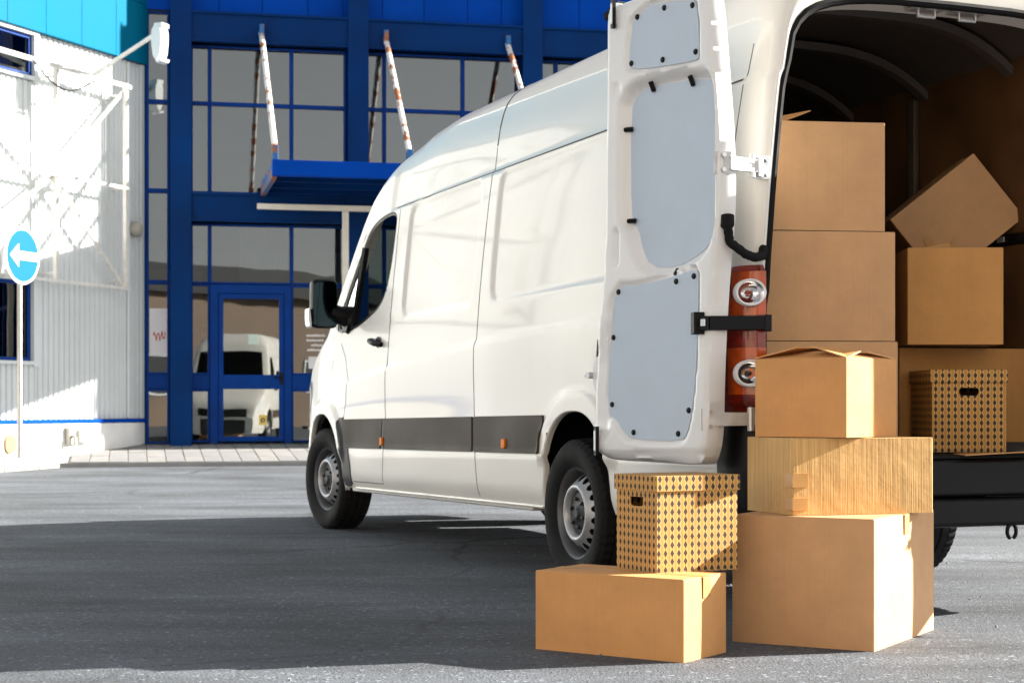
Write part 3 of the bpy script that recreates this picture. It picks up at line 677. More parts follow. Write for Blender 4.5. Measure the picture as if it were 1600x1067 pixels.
_g = np.linspace(.2, 2.7, 501); _w = np.interp(_g, _pz, _pw); _k = np.exp(-.5 * (np.arange(-20, 21) * .005 / .025) ** 2); _k /= _k.sum(); _w = np.convolve(np.pad(_w, 20, mode='edge'), _k, 'valid')
REC1 = sdf_poly(rrect(1.36, 2.56, 1.355, 2.055, .09)); REC2 = sdf_poly(rrect(-1.30, 1.10, 1.355, 2.055, .09))
def arch_sdf(cx, cz, rx, rz, n=2.4):
    def f(x, z):
        q = (np.abs((x - cx) / rx) ** n + np.abs((np.asarray(z) - cz) / rz) ** n) ** (1 / n); return (q - 1) * min(rx, rz)
    return f
ARR = arch_sdf(-.055, .30, .395, .475); ARF = arch_sdf(4.19, .28, .47, .52)
crz = smooth_interp([-1.6, -.3, .75, 1.29, 2.8, 3.56, 4.2], [1.185, 1.182, 1.169, 1.151, 1.071, 1.0, .93], .1)
def wside(x, z):
    x = np.asarray(x, float); z = np.asarray(z, float)
    y = np.interp(z, _g, _w) * taper(x)
    ok = (x < 3.0)
    y = y - .013 * sstep(2.062, 2.078, z) * sstep(3.0, 2.9, x)                       # roof panel steps in above the gutter
    y = y - .008 * np.exp(-((z - 2.066) / .006) ** 2) * sstep(3.0, 2.9, x)
    y = y - .004 * sstep(2.28, 2.36, z) * sstep(3.1, 2.7, x)
    y = y - .016 * sstep(.004, -.020, REC1(x, z)) - .014 * sstep(.004, -.020, REC2(x, z))
    cz = crz(x); y = y + .013 * sstep(cz + .012, cz - .014, z) * sstep(cz - .40, cz - .05, z) * sstep(4.25, 3.6, x)
    y = y + .020 * sstep(.085, .055, ARR(x, z)) * sstep(.5, .56, z) + .024 * sstep(.10, .06, ARF(x, z)) * sstep(.45, .56, z)
    y = y + .006 * sstep(.575, .556, z) * sstep(3.75, 3.7, x)                        # lower cladding stands proud
    t = np.clip((-1.50 - x) / .12, 0, 1); y = y - .055 * (1 - np.sqrt(np.clip(1 - t * t, 0, 1)))
    return y
WIN = sdf_poly(chaikin([(2.82, 2.045), (2.805, 1.92), (2.84, 1.64), (2.95, 1.47), (3.22, 1.395), (3.60, 1.325), (3.93, 1.34), (3.90, 1.42), (3.42, 1.93), (3.30, 2.005), (3.06, 2.05)], 2))
DOOR = sdf_poly([(2.772, 2.075), (2.768, 1.64), (2.785, 1.07), (2.797, .766), (2.835, .568), (2.87, .345), (3.50, .345), (3.58, .477), (3.66, .56), (3.72, .73), (3.90, .86), (3.98, 1.05), (3.99, 1.28), (3.96, 1.38), (3.46, 1.95), (3.30, 2.04), (3.05, 2.075)])
NX, N1, N2 = 348, 100, 26
xs = np.concatenate([[-1.62, -1.615], np.linspace(-1.60, 5.30, NX - 4), [5.315, 5.32]]); NX = len(xs)
for xv in (3.47, 4.17): xs[np.argmin(abs(xs - xv))] = xv
z0x = ztop(xs) - rise(xs)
vv = np.linspace(0, 1, N1)
U = np.repeat(xs[:, None], N1, 1); V = zsill(xs)[:, None] + (z0x - zsill(xs))[:, None] * vv[None]
lock = np.zeros(U.shape, bool); lock[:, -1] = True; lock[:, 0] = True; lock[0] = True; lock[-1] = True
step = .02
for sd in (DOOR, ARR, ARF, WIN): U, V = snap(U, V, sd, .6 * step, lock)
def quads_keep(F, mask): return F[mask]
side_co = np.stack([U, wside(U, V), V], -1)
FS = grid_faces(NX, N1)
cU = U.reshape(-1)[FS].mean(1); cV = V.reshape(-1)[FS].mean(1)
cut = (ARR(cU, cV) < 0) | (ARF(cU, cV) < 0) | (WIN(cU, cV) < 0)
indoor = (DOOR(cU, cV) < 0) & ~cut
# roof, bonnet and windscreen
aa = np.linspace(0, math.pi / 2, N2) ** 1.0
ZZ = z0x[:, None] + rise(xs)[:, None] * np.sin(aa)[None] ** (2 / nexp(xs))[:, None]
XX = np.repeat(xs[:, None], N2, 1)
YY = wside(XX, ZZ) * np.cos(aa)[None] ** (2 / nexp(xs))[:, None]; YY[:, -1] = 0
# corner rows spread evenly
roof_co = np.stack([XX, YY, ZZ], -1)
FR = grid_faces(NX, N2)
cX = XX.reshape(-1)[FR].mean(1); rowj = (FR[:, 0] % N2)
screen = (cX > 3.47) & (cX < 4.17) & (rowj >= 11)
mir = np.array([1, -1, 1.])
def stack(parts):
    vs, fs, o = [], [], 0
    for v, f in parts:
        vs.append(v.reshape(-1, 3)); fs.append(f + o); o += len(vs[-1])
    return np.concatenate(vs), np.concatenate(fs)
v_, f_ = stack([(side_co, FS[~cut & ~indoor]), (roof_co, FR[~screen]), (side_co * mir, FS[~cut & ~indoor][:, ::-1]), (roof_co * mir, FR[~screen][:, ::-1])])
body = np_mesh('body', rk(v_), f_, 'paint', van, weld=.0012)
v_, f_ = stack([(roof_co, FR[screen]), (roof_co * mir, FR[screen][:, ::-1])]); np_mesh('windscreen', rk(v_), f_, 'carglass', van, weld=.0012)
doors = {}
for s in (1, -1):
    sc_ = side_co * np.array([1, s, 1.]); F_ = FS[indoor] if s > 0 else FS[indoor][:, ::-1]
    d = np_mesh('front_door', rk(sc_.reshape(-1, 3)), F_, 'paint', van, weld=.0001); doors[s] = d
# side glass: a grid over the window, cut with the same outline, 12 mm inside
def patch(name, sdf, x0, x1, z0, z1, off, m, parent, side=1, st=.015, thick=0, snaptol=.6):
    n = int((x1 - x0) / st) + 2; k = int((z1 - z0) / st) + 2
    A, B = np.meshgrid(np.linspace(x0, x1, n), np.linspace(z0, z1, k), indexing='ij')
    A, B = snap(A, B, sdf, snaptol * st)
    F = grid_faces(n, k); a_ = A.reshape(-1)[F].mean(1); b_ = B.reshape(-1)[F].mean(1); F = F[sdf(a_, b_) < 0]
    co = np.stack([A, (wside(A, B) + off) * side, B], -1).reshape(-1, 3)
    if thick:
        co2 = np.stack([A, (wside(A, B) + off - thick) * side, B], -1).reshape(-1, 3)
        e = {}
        for q in F.tolist():
            for i in range(4):
                ed = (q[i], q[(i + 1) % 4]); key = tuple(sorted(ed)); e[key] = None if key in e else ed
        N = len(co); rim = [(p_[1], p_[0], p_[0] + N, p_[1] + N) for p_ in e.values() if p_]
        co = np.concatenate([co, co2]); F = np.concatenate([F, np.array(rim)])
    if side < 0: F = F[:, ::-1]
    o = np_mesh(name, rk(co), F, m, parent)
    if thick: o.data.set_sharp_from_angle(angle=R(40))
    return o
for s in (1, -1):
    dv = lambda x, z: (x - (3.575 - (z - 1.35) * .235))          # >0 in front of the divider
    patch('quarter_light', lambda x, z: np.maximum(WIN(x, z), -dv(x, z)), 3.35, 3.96, 1.30, 2.08, -.014, 'carglass', doors[s], s, st=.012)
    patch('window_glass', lambda x, z: np.maximum(np.maximum(WIN(x, z) - .01, dv(x, z)), z - (1.50 - (x - 2.9) * .17)), 2.78, 3.7, 1.30, 1.56, -.03, 'carglass', doors[s], s, st=.012)
    WINO = lambda x, z: np.maximum(WIN(x, z) - .004, -(WIN(x, z) + .022))
    patch('window_seal', WINO, 2.76, 3.98, 1.29, 2.09, -.004, 'black', doors[s], s, st=.008)
    # quarter light divider
    m = MB(); m.bar((3.575, s * .953, 1.345), (3.452, s * .908, 1.872), .035, .03); vb('divider', m, 'black', doors[s])
# seams: thin dark gaps following the surface
def ribbon(name, pts, wdt, off, m, parent, s=1, n=60):
    P = np.array(pts, float); d = np.r_[0, np.cumsum(np.hypot(*np.diff(P, axis=0).T))]; q = np.linspace(0, d[-1], n)
    x = np.interp(q, d, P[:, 0]); z = np.interp(q, d, P[:, 1])
    tx = np.gradient(x); tz = np.gradient(z); l = np.hypot(tx, tz); nx, nz = -tz / l, tx / l
    A = []
    for kx, of in ((-.5, -.002), (-.35, off), (.35, off), (.5, -.002)):
        xx, zz = x + nx * wdt * kx, z + nz * wdt * kx; A.append(np.stack([xx, (wside(xx, zz) + of) * s, zz], -1))
    co = np.stack(A, 1).reshape(-1, 3); return np_mesh(name, rk(co), grid_faces(n, 4), m, parent)
def roof_pt(x, a):
    z = ztop(x) - rise(x) + rise(x) * math.sin(a) ** (2 / nexp(x)); return (x, float(wside(x, z)) * math.cos(a) ** (2 / nexp(x)) + .0015, z)
for s in (1, -1):
    ribbon('panel_gap', [(2.768, 2.072), (2.764, 1.64), (2.782, 1.07), (2.795, .766), (2.833, .568), (2.87, .345)], .009, .0012, 'seam', body, s)
    ribbon('panel_gap', [(2.86, .345), (3.50, .345)], .007, .0012, 'seam', body, s)
    ribbon('panel_gap', [(3.70, .73), (3.62, .86), (3.60, 1.0), (3.68, 1.16), (3.80, 1.26)], .007, .0012, 'seam', body, s)
    ribbon('panel_gap', [(1.235, 2.20), (1.225, 2.06), (1.25, 1.44), (1.262, 1.06), (1.27, .79), (1.243, .51), (1.215, .325)], .008, .0012, 'seam', body, s, 90)
    ribbon('gutter', [(-1.45, 2.066), (2.86, 2.066)], .009, .003, 'seam', body, s, 120)
    ribbon('panel_gap', [(-1.43, .60), (-1.43, 1.3), (-1.44, 1.75), (-1.47, 2.06), (-1.49, 2.2)], .007, .0012, 'seam', body, s)
    m = MB(); p_ = [roof_pt(1.235 + .08 * (i / 12), 1.1 * i / 12) for i in range(13)]
    m.tube([(x, y * s, z) for x, y, z in p_], .003, 6); vb('panel_gap', m, 'seam', body)
    # rub strips in three lengths
    for x0, x1 in ((2.885, 3.64), (1.285, 2.80), (.335, 1.255)):
        fr = x1 > 3.6
        pl = [(x0, .563), (x1 + (.02 if fr else 0), .563), (x1 + (.07 if fr else (.0 if x1 > 1.26 else 0)), .752), (x0 - (.05 if x0 > 2.8 else .02 if x0 < 1 else 0), .752)]
        patch('rub_strip', sdf_poly(pl), x0 - .1, x1 + .12, .55, .765, .012, 'band', body if not fr else doors[s], s, st=.018, thick=.03)
    pl = [(2.81, .563), (2.845, .563), (2.812, .752), (2.802, .752)]
    patch('rub_strip', sdf_poly([(2.822, .563), (2.862, .563), (2.828, .752), (2.806, .752)]), 2.78, 2.89, .55, .765, .010, 'trim', body, s, st=.012, thick=.03)
    for x in (2.842, .811):
        m = MB(); m.prism(rrect(x - .024, x + .024, .585, .635, .015), lambda a_, b_, t: (a_, s * (float(wside(a_, b_)) + t), b_), .008, .022); vb('side_marker', m, 'amber', van, smooth='auto', bevel=.003)
    # dark trim behind the front wheel arch
    tr = sdf_poly(chaikin([(3.66, .765), (3.50, .34), (3.60, .30), (3.72, .32), (3.70, .5), (3.76, .66), (3.80, .765)], 1))
    patch('arch_trim', lambda x, z: np.maximum(tr(x, z), -ARF(x, z) - .03), 3.4, 3.9, .29, .79, .006, 'trim', van, s, st=.012, thick=.05)
    # arch lips
    for cx, cz, rx, rz, nn in ((-.055, .30, .395, .475, 2.4), (4.19, .28, .47, .52, 2.4)):
        co = []; NN = 64
        for i in range(NN):
            a_ = math.pi * i / (NN - 1); c_, s_ = math.cos(a_), math.sin(a_)
            ex = math.copysign(abs(c_) ** (2 / nn), c_); ez = s_ ** (2 / nn)
            for k_, dy in ((1.0, .0), (.985, .002), (.978, -.012), (.978, -.03)):
                x, z = cx + rx * ex * k_, max(cz + rz * ez * k_, .28); co.append((x, s * (float(wside(cx + rx * ex, max(cz + rz * ez, .30))) + dy), z))
        np_mesh('arch_lip', rk(np.array(co)), grid_faces(NN, 4), 'paint' if True else 'trim', body)
# inner wheel houses
for cx in (-.03, WB):
    for s in (1, -1):
        m = MB(); NN = 28
        prof = [(cx + .52 * math.cos(math.pi * i / NN), .30 + .52 * math.sin(math.pi * i / NN)) for i in range(NN + 1)]
        v = [(x, s * (.965 if cx < 1 else .90), z) for x, z in prof] + [(x, s * .50, z) for x, z in prof]; n = NN + 1
        m.add(v, [(i, i + 1, n + i + 1, n + i) for i in range(NN)] + [tuple(range(n, 2 * n))]); vb('wheel_house', m, 'under', van)
# underbody, kept above the ground so that light passes below the sills
m = MB(); m.box(.5, 3.7, -.93, .93, .34, .40); m.box(-1.60, -.6, -.90, .90, .40, .46); m.box(-.7, .6, -.48, .48, .40, .46); m.box(3.6, 5.1, -.48, .48, .30, .40); vb('underbody', m, 'under')
m = MB(); m.box(.55, 3.62, .86, .95, .275, .33); m.box(.55, 3.62, -.95, -.86, .275, .33); vb('sill', m, 'paint', bevel=.01)
for x in (0, WB):
    m = MB(); m.tube([(x, -.75, .33), (x, .75, .33)], .05, 12); m.tube([(x, -.12, .33), (x, .0, .33), (x, .12, .33)], [.08, .15, .08], 14); build('axle', m, 'under', van, smooth='auto')
m = MB(); m.tube([(0.2, .1, .40), (2.2, .12, .36), (3.8, .1, .40)], .04, 10); vb('drive_shaft', m, 'under', smooth='auto')
m = MB(); m.box(1.0, 1.9, .35, .75, .30, .345); vb('fuel_tank', m, 'under', bevel=.03)
# lower sill lip, bright edge
for s in (1, -1):
    m = MB(); m.tube([(.36 + 3.1 * i / 20, s * (float(wside(.36 + 3.1 * i / 20, .31)) + .002), .302) for i in range(21)], .008, 6); vb('sill_lip', m, 'paint', body, smooth='auto')

# ---- wheels
def tyre_mesh():
    Rr, W2 = .352, .1175
    prof = [(.212, -.085), (.225, -.098), (.26, -.112), (.30, -.1175), (.325, -.112), (.340, -.100), (.347, -.092)]
    for q0, q1 in ((-.092, -.052), (-.046, -.006), (.006, .046), (.052, .092)):
        for q in (q0, (q0 + q1) / 2, q1): prof.append((Rr - .06 * q * q * 8, q))
        if q1 < .09: prof += [(Rr - .009 - .48 * q1 * q1, q1 + .0008), (Rr - .009 - .48 * q1 * q1, q1 + .0052)]
    prof += [(r, -h_) for r, h_ in prof[:7][::-1]]
    n = 150; v = []
    for i, (r, hh) in enumerate(prof):
        for k in range(n):
            rr = r
            if abs(hh) > .048 and r > .335 and k % 3 == (0 if hh > 0 else 1): rr -= .007
            a = 2 * math.pi * k / n + .25 * hh; v.append((rr * math.cos(a), hh, rr * math.sin(a)))
    f = [(i * n + k, i * n + (k + 1) % n, (i + 1) * n + (k + 1) % n, (i + 1) * n + k) for i in range(len(prof) - 1) for k in range(n)]
    m = MB(); m.add(v, f); return m
def rim_mesh():
    # grid in (angle, radius), outer face towards +y
    rad = np.array([.104, .107, .112, .118, .125, .131, .136, .140, .144, .148, .152, .156, .160, .164, .168, .172, .176, .180, .184, .188, .192])
    dep = np.array([.070, .085, .094, .099, .100, .098, .093, .088, .083, .079, .075, .071, .067, .063, .058, .053, .047, .040, .032, .022, .010])
    n = 320; TH, RD = np.meshgrid(np.linspace(0, 2 * math.pi, n + 1), rad, indexing='ij')
    NH = 18
    def sd(u, v):
        a = (u / (2 * math.pi) * NH) % 1 - .5; x = a * 2 * math.pi / NH * .165; return (np.sqrt((x / .0185) ** 2 + ((v - .167) / .0195) ** 2) - 1) * .0185
    RD2 = RD.copy(); TH2 = TH.copy()
    F = grid_faces(n + 1, len(rad)); a_ = TH2.reshape(-1)[F].mean(1); b_ = RD2.reshape(-1)[F].mean(1); F = F[sd(a_, b_) > 0]
    DP = np.interp(RD2, rad, dep)
    co = np.stack([RD2 * np.cos(TH2), DP, RD2 * np.sin(TH2)], -1).reshape(-1, 3)
    m = MB(); m.add(co.tolist(), [tuple(q) for q in F.tolist()])
    b = MB(); b.lathe([(.192, .010), (.193, .03), (.195, .05), (.200, .075), (.208, .086), (.216, .092), (.218, .088), (.213, .080), (.208, .05), (.2, -.08)], lambda p, q, hh: (p, hh, q), 72)
    return m, b
wl_t = tyre_mesh(); wl_r, wl_b = rim_mesh()
hc = MB(); hc.lathe([(0, .094), (.022, .094), (.030, .086), (.048, .080), (.085, .077), (.100, .074), (.105, .066)], lambda a, b, hh: (a, hh, b), 40)
for k in range(6):
    a_ = k * math.pi / 3 + .3; hc.lathe([(0, .094), (.008, .092), (.010, .075)], lambda p, q, hh, a_=a_: (.068 * math.cos(a_) + p, hh, .068 * math.sin(a_) + q), 8)
bd = MB(); bd.lathe([(0.0, -.02), (.19, -.02), (.19, -.05), (0, -.05)], lambda a, b, hh: (a, hh, b), 40)
first = None
for x, s, st in ((0, 1, 0), (0, -1, 0), (WB, 1, 7), (WB, -1, 7)):
    w = empty('wheel', (x, s * .868, .345), R(st) + (0 if s > 0 else math.pi), van)
    if first is None:
        first = [build('tyre', wl_t, 'tyre', w, smooth='auto', angle=30), build('rim', wl_r, 'steel', w, smooth='auto', angle=40), build('rim_barrel', wl_b, 'barrel', w, smooth='auto', angle=40), build('hub_cap', hc, 'trim', w, smooth='auto'), build('brake_disc', bd, 'under', w, smooth='auto')]
    else:
        for p_ in first: dup(p_, w)

# ---- mirrors
for s in (1, -1):
    h_ = MB(); pr = chaikin(rrect(-.088, .088, -.165, .160, .035, 2), 1)
    for k, (dx, q) in enumerate(((-.0, .92), (.02, 1.0), (.08, .98), (.13, .80), (.15, .5))):
        h_.v += [(3.60 + dx, s * (1.140 + a_ * q), 1.515 + b_ * q) for a_, b_ in pr]
    n = len(pr); h_.f += [(i * n + k, i * n + (k + 1) % n, (i + 1) * n + (k + 1) % n, (i + 1) * n + k) for i in range(4) for k in range(n)] + [tuple(range(4 * n, 5 * n))]
    mr = vb('wing_mirror', h_, 'black', smooth='auto')
    g = MB(); g.prism(pr, lambda a_, b_, t: (t, s * (1.140 + a_ * .88), 1.515 + b_ * .88), 3.606, 3.62); vb('mirror_glass', g, 'mirror', mr)
    g = MB(); g.prism(chaikin([(-.09, -.03), (.09, -.03), (.09, .03), (-.09, .03)], 1), lambda a_, b_, t: (t, s * (1.140 + a_ * .88), 1.388 + b_ * .8), 3.600, 3.609); vb('wide_angle_glass', g, 'mirror', mr)
    g = MB(); g.tube([(3.66, s * .95, 1.43), (3.65, s * 1.03, 1.44), (3.66, s * 1.08, 1.46)], [.075, .062, .06], 12); g.tube([(3.66, s * .94, 1.40), (3.66, s * .99, 1.40)], [.10, .07], 12); vb('mirror_arm', g, 'black', mr, smooth='auto')
    g = MB(); g.prism(chaikin([(1.227, 1.35), (1.249, 1.37), (1.253, 1.47), (1.241, 1.485)], 1), lambda a_, b_, t: (t, s * a_, b_), 3.61, 3.70); vb('indicator', g, 'clear', mr, smooth='auto')
    g = MB(); p_ = [(2.885, 1.212), (2.94, 1.222), (3.04, 1.242), (3.09, 1.25)]
    g.tube([(x, s * (float(wside(x, z)) + d_), z) for (x, z), d_ in zip(p_, (.012, .042, .042, .010))], [.016, .018, .018, .014], 10); vb('door_handle', g, 'black', doors[s], smooth='auto')
    g = MB(); g.lathe([(0, -.002), (.055, .002), (.06, .004), (.0, .003)], lambda a_, b_, hh: (2.98 + a_, s * (float(wside(2.98, 1.23)) + hh), 1.232 + b_ * .6), 20); vb('handle_cup', g, 'trim', doors[s], smooth='auto')
    # headlamp
    g = MB(); g.prism(chaikin([(4.62, 1.06), (5.06, .98), (5.18, .80), (5.0, .76), (4.70, .86)], 2), lambda a_, b_, t: (a_, s * (float(wside(a_, b_)) + t), b_), -.03, .006); vb('headlight', g, 'clear', van, smooth='auto')
m = MB(); m.box(5.24, 5.345, -.55, .55, .62, .80); vb('grille', m, 'black', bevel=.02)
m = MB(); m.prism(chaikin([(5.0, -.86), (5.30, -.62), (5.36, -.3), (5.36, .3), (5.30, .62), (5.0, .86), (5.15, 0)], 1), lambda a_, b_, t: (a_, b_, t), .22, .56); vb('front_bumper', m, 'trim', bevel=.02)
# front end cap
o_ = np.concatenate([side_co[-1], roof_co[-1, 1:]]); ring = np.concatenate([o_, (o_ * mir)[::-1][1:]]); m = MB(); m.add(ring.tolist(), [tuple(range(len(ring)))]); vb('nose_panel', m, 'paint')
# cab interior
m = MB(); m.prism([(-.90, .60), (.90, .60), (.86, 1.9), (.78, 2.3), (.6, 2.42), (-.6, 2.42), (-.78, 2.3), (-.86, 1.9)], lambda a_, b_, t: (t, a_, b_), 2.62, 2.66); vb('bulkhead', m, 'fabric')
m = MB(); m.box(2.66, 4.5, -.90, .90, .56, .62); vb('cab_floor', m, 'under')
m = MB(); m.prism(chaikin([(3.72, 1.05), (4.22, 1.05), (4.3, 1.30), (4.0, 1.38), (3.75, 1.25)], 1), lambda a_, b_, t: (a_, t, b_), -.86, .86); vb('dashboard', m, 'fabric', smooth='auto')
for y in (.47, -.30):
    w2 = .25 if y > 0 else .42
    m = MB(); m.box(2.85, 3.35, y - w2, y + w2, .85, 1.02); m.prism([(2.72, 1.0), (2.86, 1.0), (2.80, 1.62), (2.68, 1.62)], lambda a_, b_, t: (a_, t, b_), y - w2, y + w2); m.box(2.69, 2.78, y - .14, y + .14, 1.64, 1.86); vb('seat', m, 'fabric', bevel=.03)
m = MB(); m.lathe([(.19 + .016 * math.cos(k), .016 * math.sin(k)) for k in np.linspace(0, 2 * math.pi, 9)[:-1]], lambda a_, b_, hh: (3.62 + b_ * .5 + hh, .47 + a_, 1.28 + b_ * .86), 32, True); vb('steering_wheel', m, 'black', smooth='auto')

# ---- rear frame (ring between body outline and the door opening)
XR = -1.62
out = np.concatenate([side_co[0], roof_co[0, 1:]])            # left half, sill to crown
out = out[out[:, 2] > .50]
OPZ0, OPY, OPZ1 = .575, .89, 2.40
def inner(p):                                                 # matching point on the opening outline
    y, z = p[1], p[2]
    t = z
    if z < OPZ0 + .01: return (min(y, OPY), OPZ0)
    # opening narrows with the body
    yo = float(np.interp(z, [.5, 1.1, 1.6, 2.05, 2.3, 2.6], [.90, .90, .885, .845, .815, .78]))
    return (min(yo, y - .03), z)
Y22 = float(out[np.argmin(abs(out[:, 2] - 2.20)), 1]); YO22 = min(float(np.interp(2.2, [2.05, 2.3], [.845, .815])), Y22 - .03)
inn = []
for i, p in enumerate(out):
    y, z = p[1], p[2]
    if z <= 2.20: yo, zo = inner(p)
    else:
        # roof part: shrink towards the centre
        a_ = (z - 2.20) / (out[-1, 2] - 2.20); zo = min(2.20 + (z - 2.20) * (OPZ1 - 2.20) / (out[-1, 2] - 2.20), OPZ1); q = y / Y22; yo = q * YO22
    inn.append((yo, zo))
inn = np.array(inn); n = len(out)
rows_ = []
for (yo, zo), p in zip(inn, out):
    y, z = p[1], p[2]
    rows_.append([(XR, y, z), (XR - .006, y * .75 + yo * .25, z * .75 + zo * .25), (XR - .004, y * .35 + yo * .65, z * .35 + zo * .65), (XR + .006, yo, zo), (XR + .05, yo, zo), (XR + .06, yo - .012, zo), (XR + .16, yo - .012, zo - (.012 if z > 2.2 else 0))])
rows_ = np.array(rows_)
v_, f_ = stack([(rows_, grid_faces(n, 7)), (rows_ * mir, grid_faces(n, 7)[:, ::-1])])
o = np_mesh('rear_frame', rk(v_), f_, 'paint', van, weld=.0012); o.data.set_sharp_from_angle(angle=R(50)); rear = o
# black seal round the opening
pts = [(XR + .012, yo - .004, zo - (.004 if zo > 2.2 else 0)) for yo, zo in inn]; pts = [p for p in pts if p[2] > OPZ0 + .02]
pts = pts[::3] + [pts[-1]]; full = pts + [(x, -y, z) for x, y, z in pts[::-1][1:]]
m = MB(); m.tube(full, .019, 8); vb('door_seal', m, 'rubber', rear, smooth='auto')
# strikers on the header
for y in (.10, -.10):
    m = MB(); m.box(XR + .02, XR + .10, y - .075, y + .075, OPZ1 - .02, OPZ1 - .012); m.tube([(XR + .06, y - .04, OPZ1 - .015), (XR + .06, y - .04, OPZ1 - .045), (XR + .06, y + .04, OPZ1 - .045), (XR + .06, y + .04, OPZ1 - .015)], .008, 8); vb('striker', m, 'zinc', rear, smooth='auto')
# rear lamps wrapping the corner
def corner_curve(z, s):                                       # plan points from the side round to the rear
    pts = []
    for x in np.linspace(-1.45, -1.615, 12): pts.append((x, float(wside(x, z))))
    y1 = pts[-1][1]
    for t in np.linspace(.15, 1, 6): pts.append((XR - .006, y1 + (.903 - y1) * t if y1 > .91 else y1 - .012 * t))
    return pts
for s in (1, -1):
    zs_ = np.linspace(.745, 1.315, 24); A = []
    for z in zs_:
        k = 1 - max(0, (z - 1.27) / .045) ** 2 if z > 1.27 else (1 - max(0, (.80 - z) / .055) ** 2 if z < .80 else 1)
        cc = corner_curve(z, s); of = .004 + .020 * max(k, 0)
        for i, (x, y) in enumerate(cc):
            a_ = min(1, max(0, (i - 1) / 11.)) * math.pi / 2; A.append((x - of * math.sin(a_), s * (y + of * math.cos(a_)), z))
    lm = np_mesh('tail_lamp', rk(np.array(A)), grid_faces(24, 18), 'redlens', van)
    sd_ = lm
    for zc, zr, mm in ((1.205, .085, 'orangelens'), (1.0, .085, 'redlens'), (.905, .09, 'orangelens')):
        if mm == 'redlens': continue
        A = []
        for z in np.linspace(zc - zr, zc + zr, 14):
            cc = corner_curve(z, s)[5:]
            for i, (x, y) in enumerate(cc):
                a_ = min(1, max(0, (i + 4) / 11.)) * math.pi / 2; A.append((x - .0265 * math.sin(a_), s * (y + .0265 * math.cos(a_)), z))
        np_mesh('orange_lens', rk(np.array(A)), grid_faces(14, 13), 'orangelens', lm)
    for zc in (1.205, .895):
        yc = .972
        m = MB(); m.lathe([(.047, -.002), (.050, .010), (.046, .014), (.041, .010), (.036, -.004), (.022, -.018), (.012, -.022), (.0, -.022)], lambda a_, b_, hh: (XR - .024 - hh + .55 * a_, s * (yc + a_), zc + b_), 40); rf = vb('reflector', m, 'chrome', lm, smooth='auto', angle=60)
        m = MB(); m.lathe([(.043, .012), (.049, .016), (.053, .010), (.053, -.006)], lambda a_, b_, hh: (XR - .024 - hh + .55 * a_, s * (yc + a_), zc + b_), 40); vb('lamp_ring', m, 'clear', lm, smooth='auto')
        m = MB(); m.lathe([(.0, -.004), (.008, -.006), (.011, -.014), (.009, -.022)], lambda a_, b_, hh: (XR - .024 - hh + .55 * a_, s * (yc + a_), zc + b_), 16); vb('bulb', m, 'redlens' if zc > 1 else 'trim', lm, smooth='auto')
for s in (1, -1):
    A = []
    for z in np.linspace(.30, .735, 10):
        cc = corner_curve(z, s)
        for i, (x, y) in enumerate(cc):
            a_ = min(1, max(0, (i - 1) / 11.)) * math.pi / 2; of = .016 - (.012 if z > .73 else 0); A.append((x - of * math.sin(a_), s * (y + of * math.cos(a_)), z))
    np_mesh('bumper_corner', rk(np.array(A)), grid_faces(10, 18), 'black', van)
# rear bumper and step
m = MB(); m.prism(chaikin([(-1.60, -.97), (-1.69, -.93), (-1.735, -.75), (-1.735, .75), (-1.69, .93), (-1.60, .97)], 1), lambda a_, b_, t: (a_, b_, t), .285, .40); vb('rear_bumper', m, 'black', bevel=.02)
m = MB(); m.prism(chaikin([(-1.60, -.95), (-1.68, -.90), (-1.72, -.72), (-1.72, .72), (-1.68, .90), (-1.60, .95)], 1), lambda a_, b_, t: (a_, b_, t), .405, .555); vb('step_pad', m, 'black', bevel=.018)
m = MB(); m.box(-1.70, -1.58, -.84, .84, .557, .570); vb('sill_plate', m, 'cargofloor', bevel=.004)
m = MB(); m.tube([(-1.72 + .0, -.20 + .022 * math.cos(a_), .262 + .03 * math.sin(a_)) for a_ in np.linspace(-1.2, 4.3, 16)], .008, 8); vb('tow_eye', m, 'black', smooth='auto')

# ---- cargo space
m = MB(); m.box(-1.58, -.58, -.86, .86, .52, .572); m.box(-.58, .54, -.49, .49, .52, .572); m.box(.54, 2.60, -.86, .86, .52, .572); vb('cargo_floor', m, 'cargofloor')
ply = empty('cargo_lining', (0, 0, 0), 0, van)
for s in (1, -1):
    for x0, x1 in ((-1.42, -.25), (-.244, .95), (.956, 2.58)):
        m = MB(); m.prism([(.856 * s, .86), (.845 * s, 1.52), (.83 * s, 1.52), (.838 * s, .86)], lambda a_, b_, t: (t, a_, b_), x0, x1); vb('plywood_panel', m, 'ply', ply)
        m = MB(); m.prism([(.842 * s, 1.575), (.79 * s, 2.37), (.775 * s, 2.37), (.827 * s, 1.575)], lambda a_, b_, t: (t, a_, b_), x0, x1); vb('plywood_panel', m, 'ply', ply)
    m = MB(); m.box(-1.42, 2.58, s * .80 if s < 0 else .80, s * .845 if s < 0 else .845, 1.525, 1.57); vb('lashing_rail', m, 'black', ply, bevel=.004)
    m = MB()
    for x in np.arange(-1.35, 2.4, .22): m.box(x, x + .05, s * .795 - .003, s * .795 + .003, 1.535, 1.56)
    vb('rail_slots', m, 'zinc', ply)
    for x in (-1.30, -.27, .92):
        m = MB(); m.box(x, x + .05, s * .765 - .015, s * .765 + .015, 1.60, 2.30); vb('wall_rib', m, 'liner', ply, bevel=.006)
for x in (-1.0, -.35, .3, .95, 1.6):
    co = []; 
    for i in range(25):
        a_ = -1 + 2 * i / 24; y = a_ * .785; z = 2.52 - .20 * abs(a_) ** 3.2
        for dx, dz in ((0, 0), (.01, -.035), (.07, -.035), (.08, 0)): co.append((x + dx, y, z + dz))
    np_mesh('roof_bow', rk(np.array(co)), grid_faces(25, 4), 'liner', ply, smooth=False)
co = []
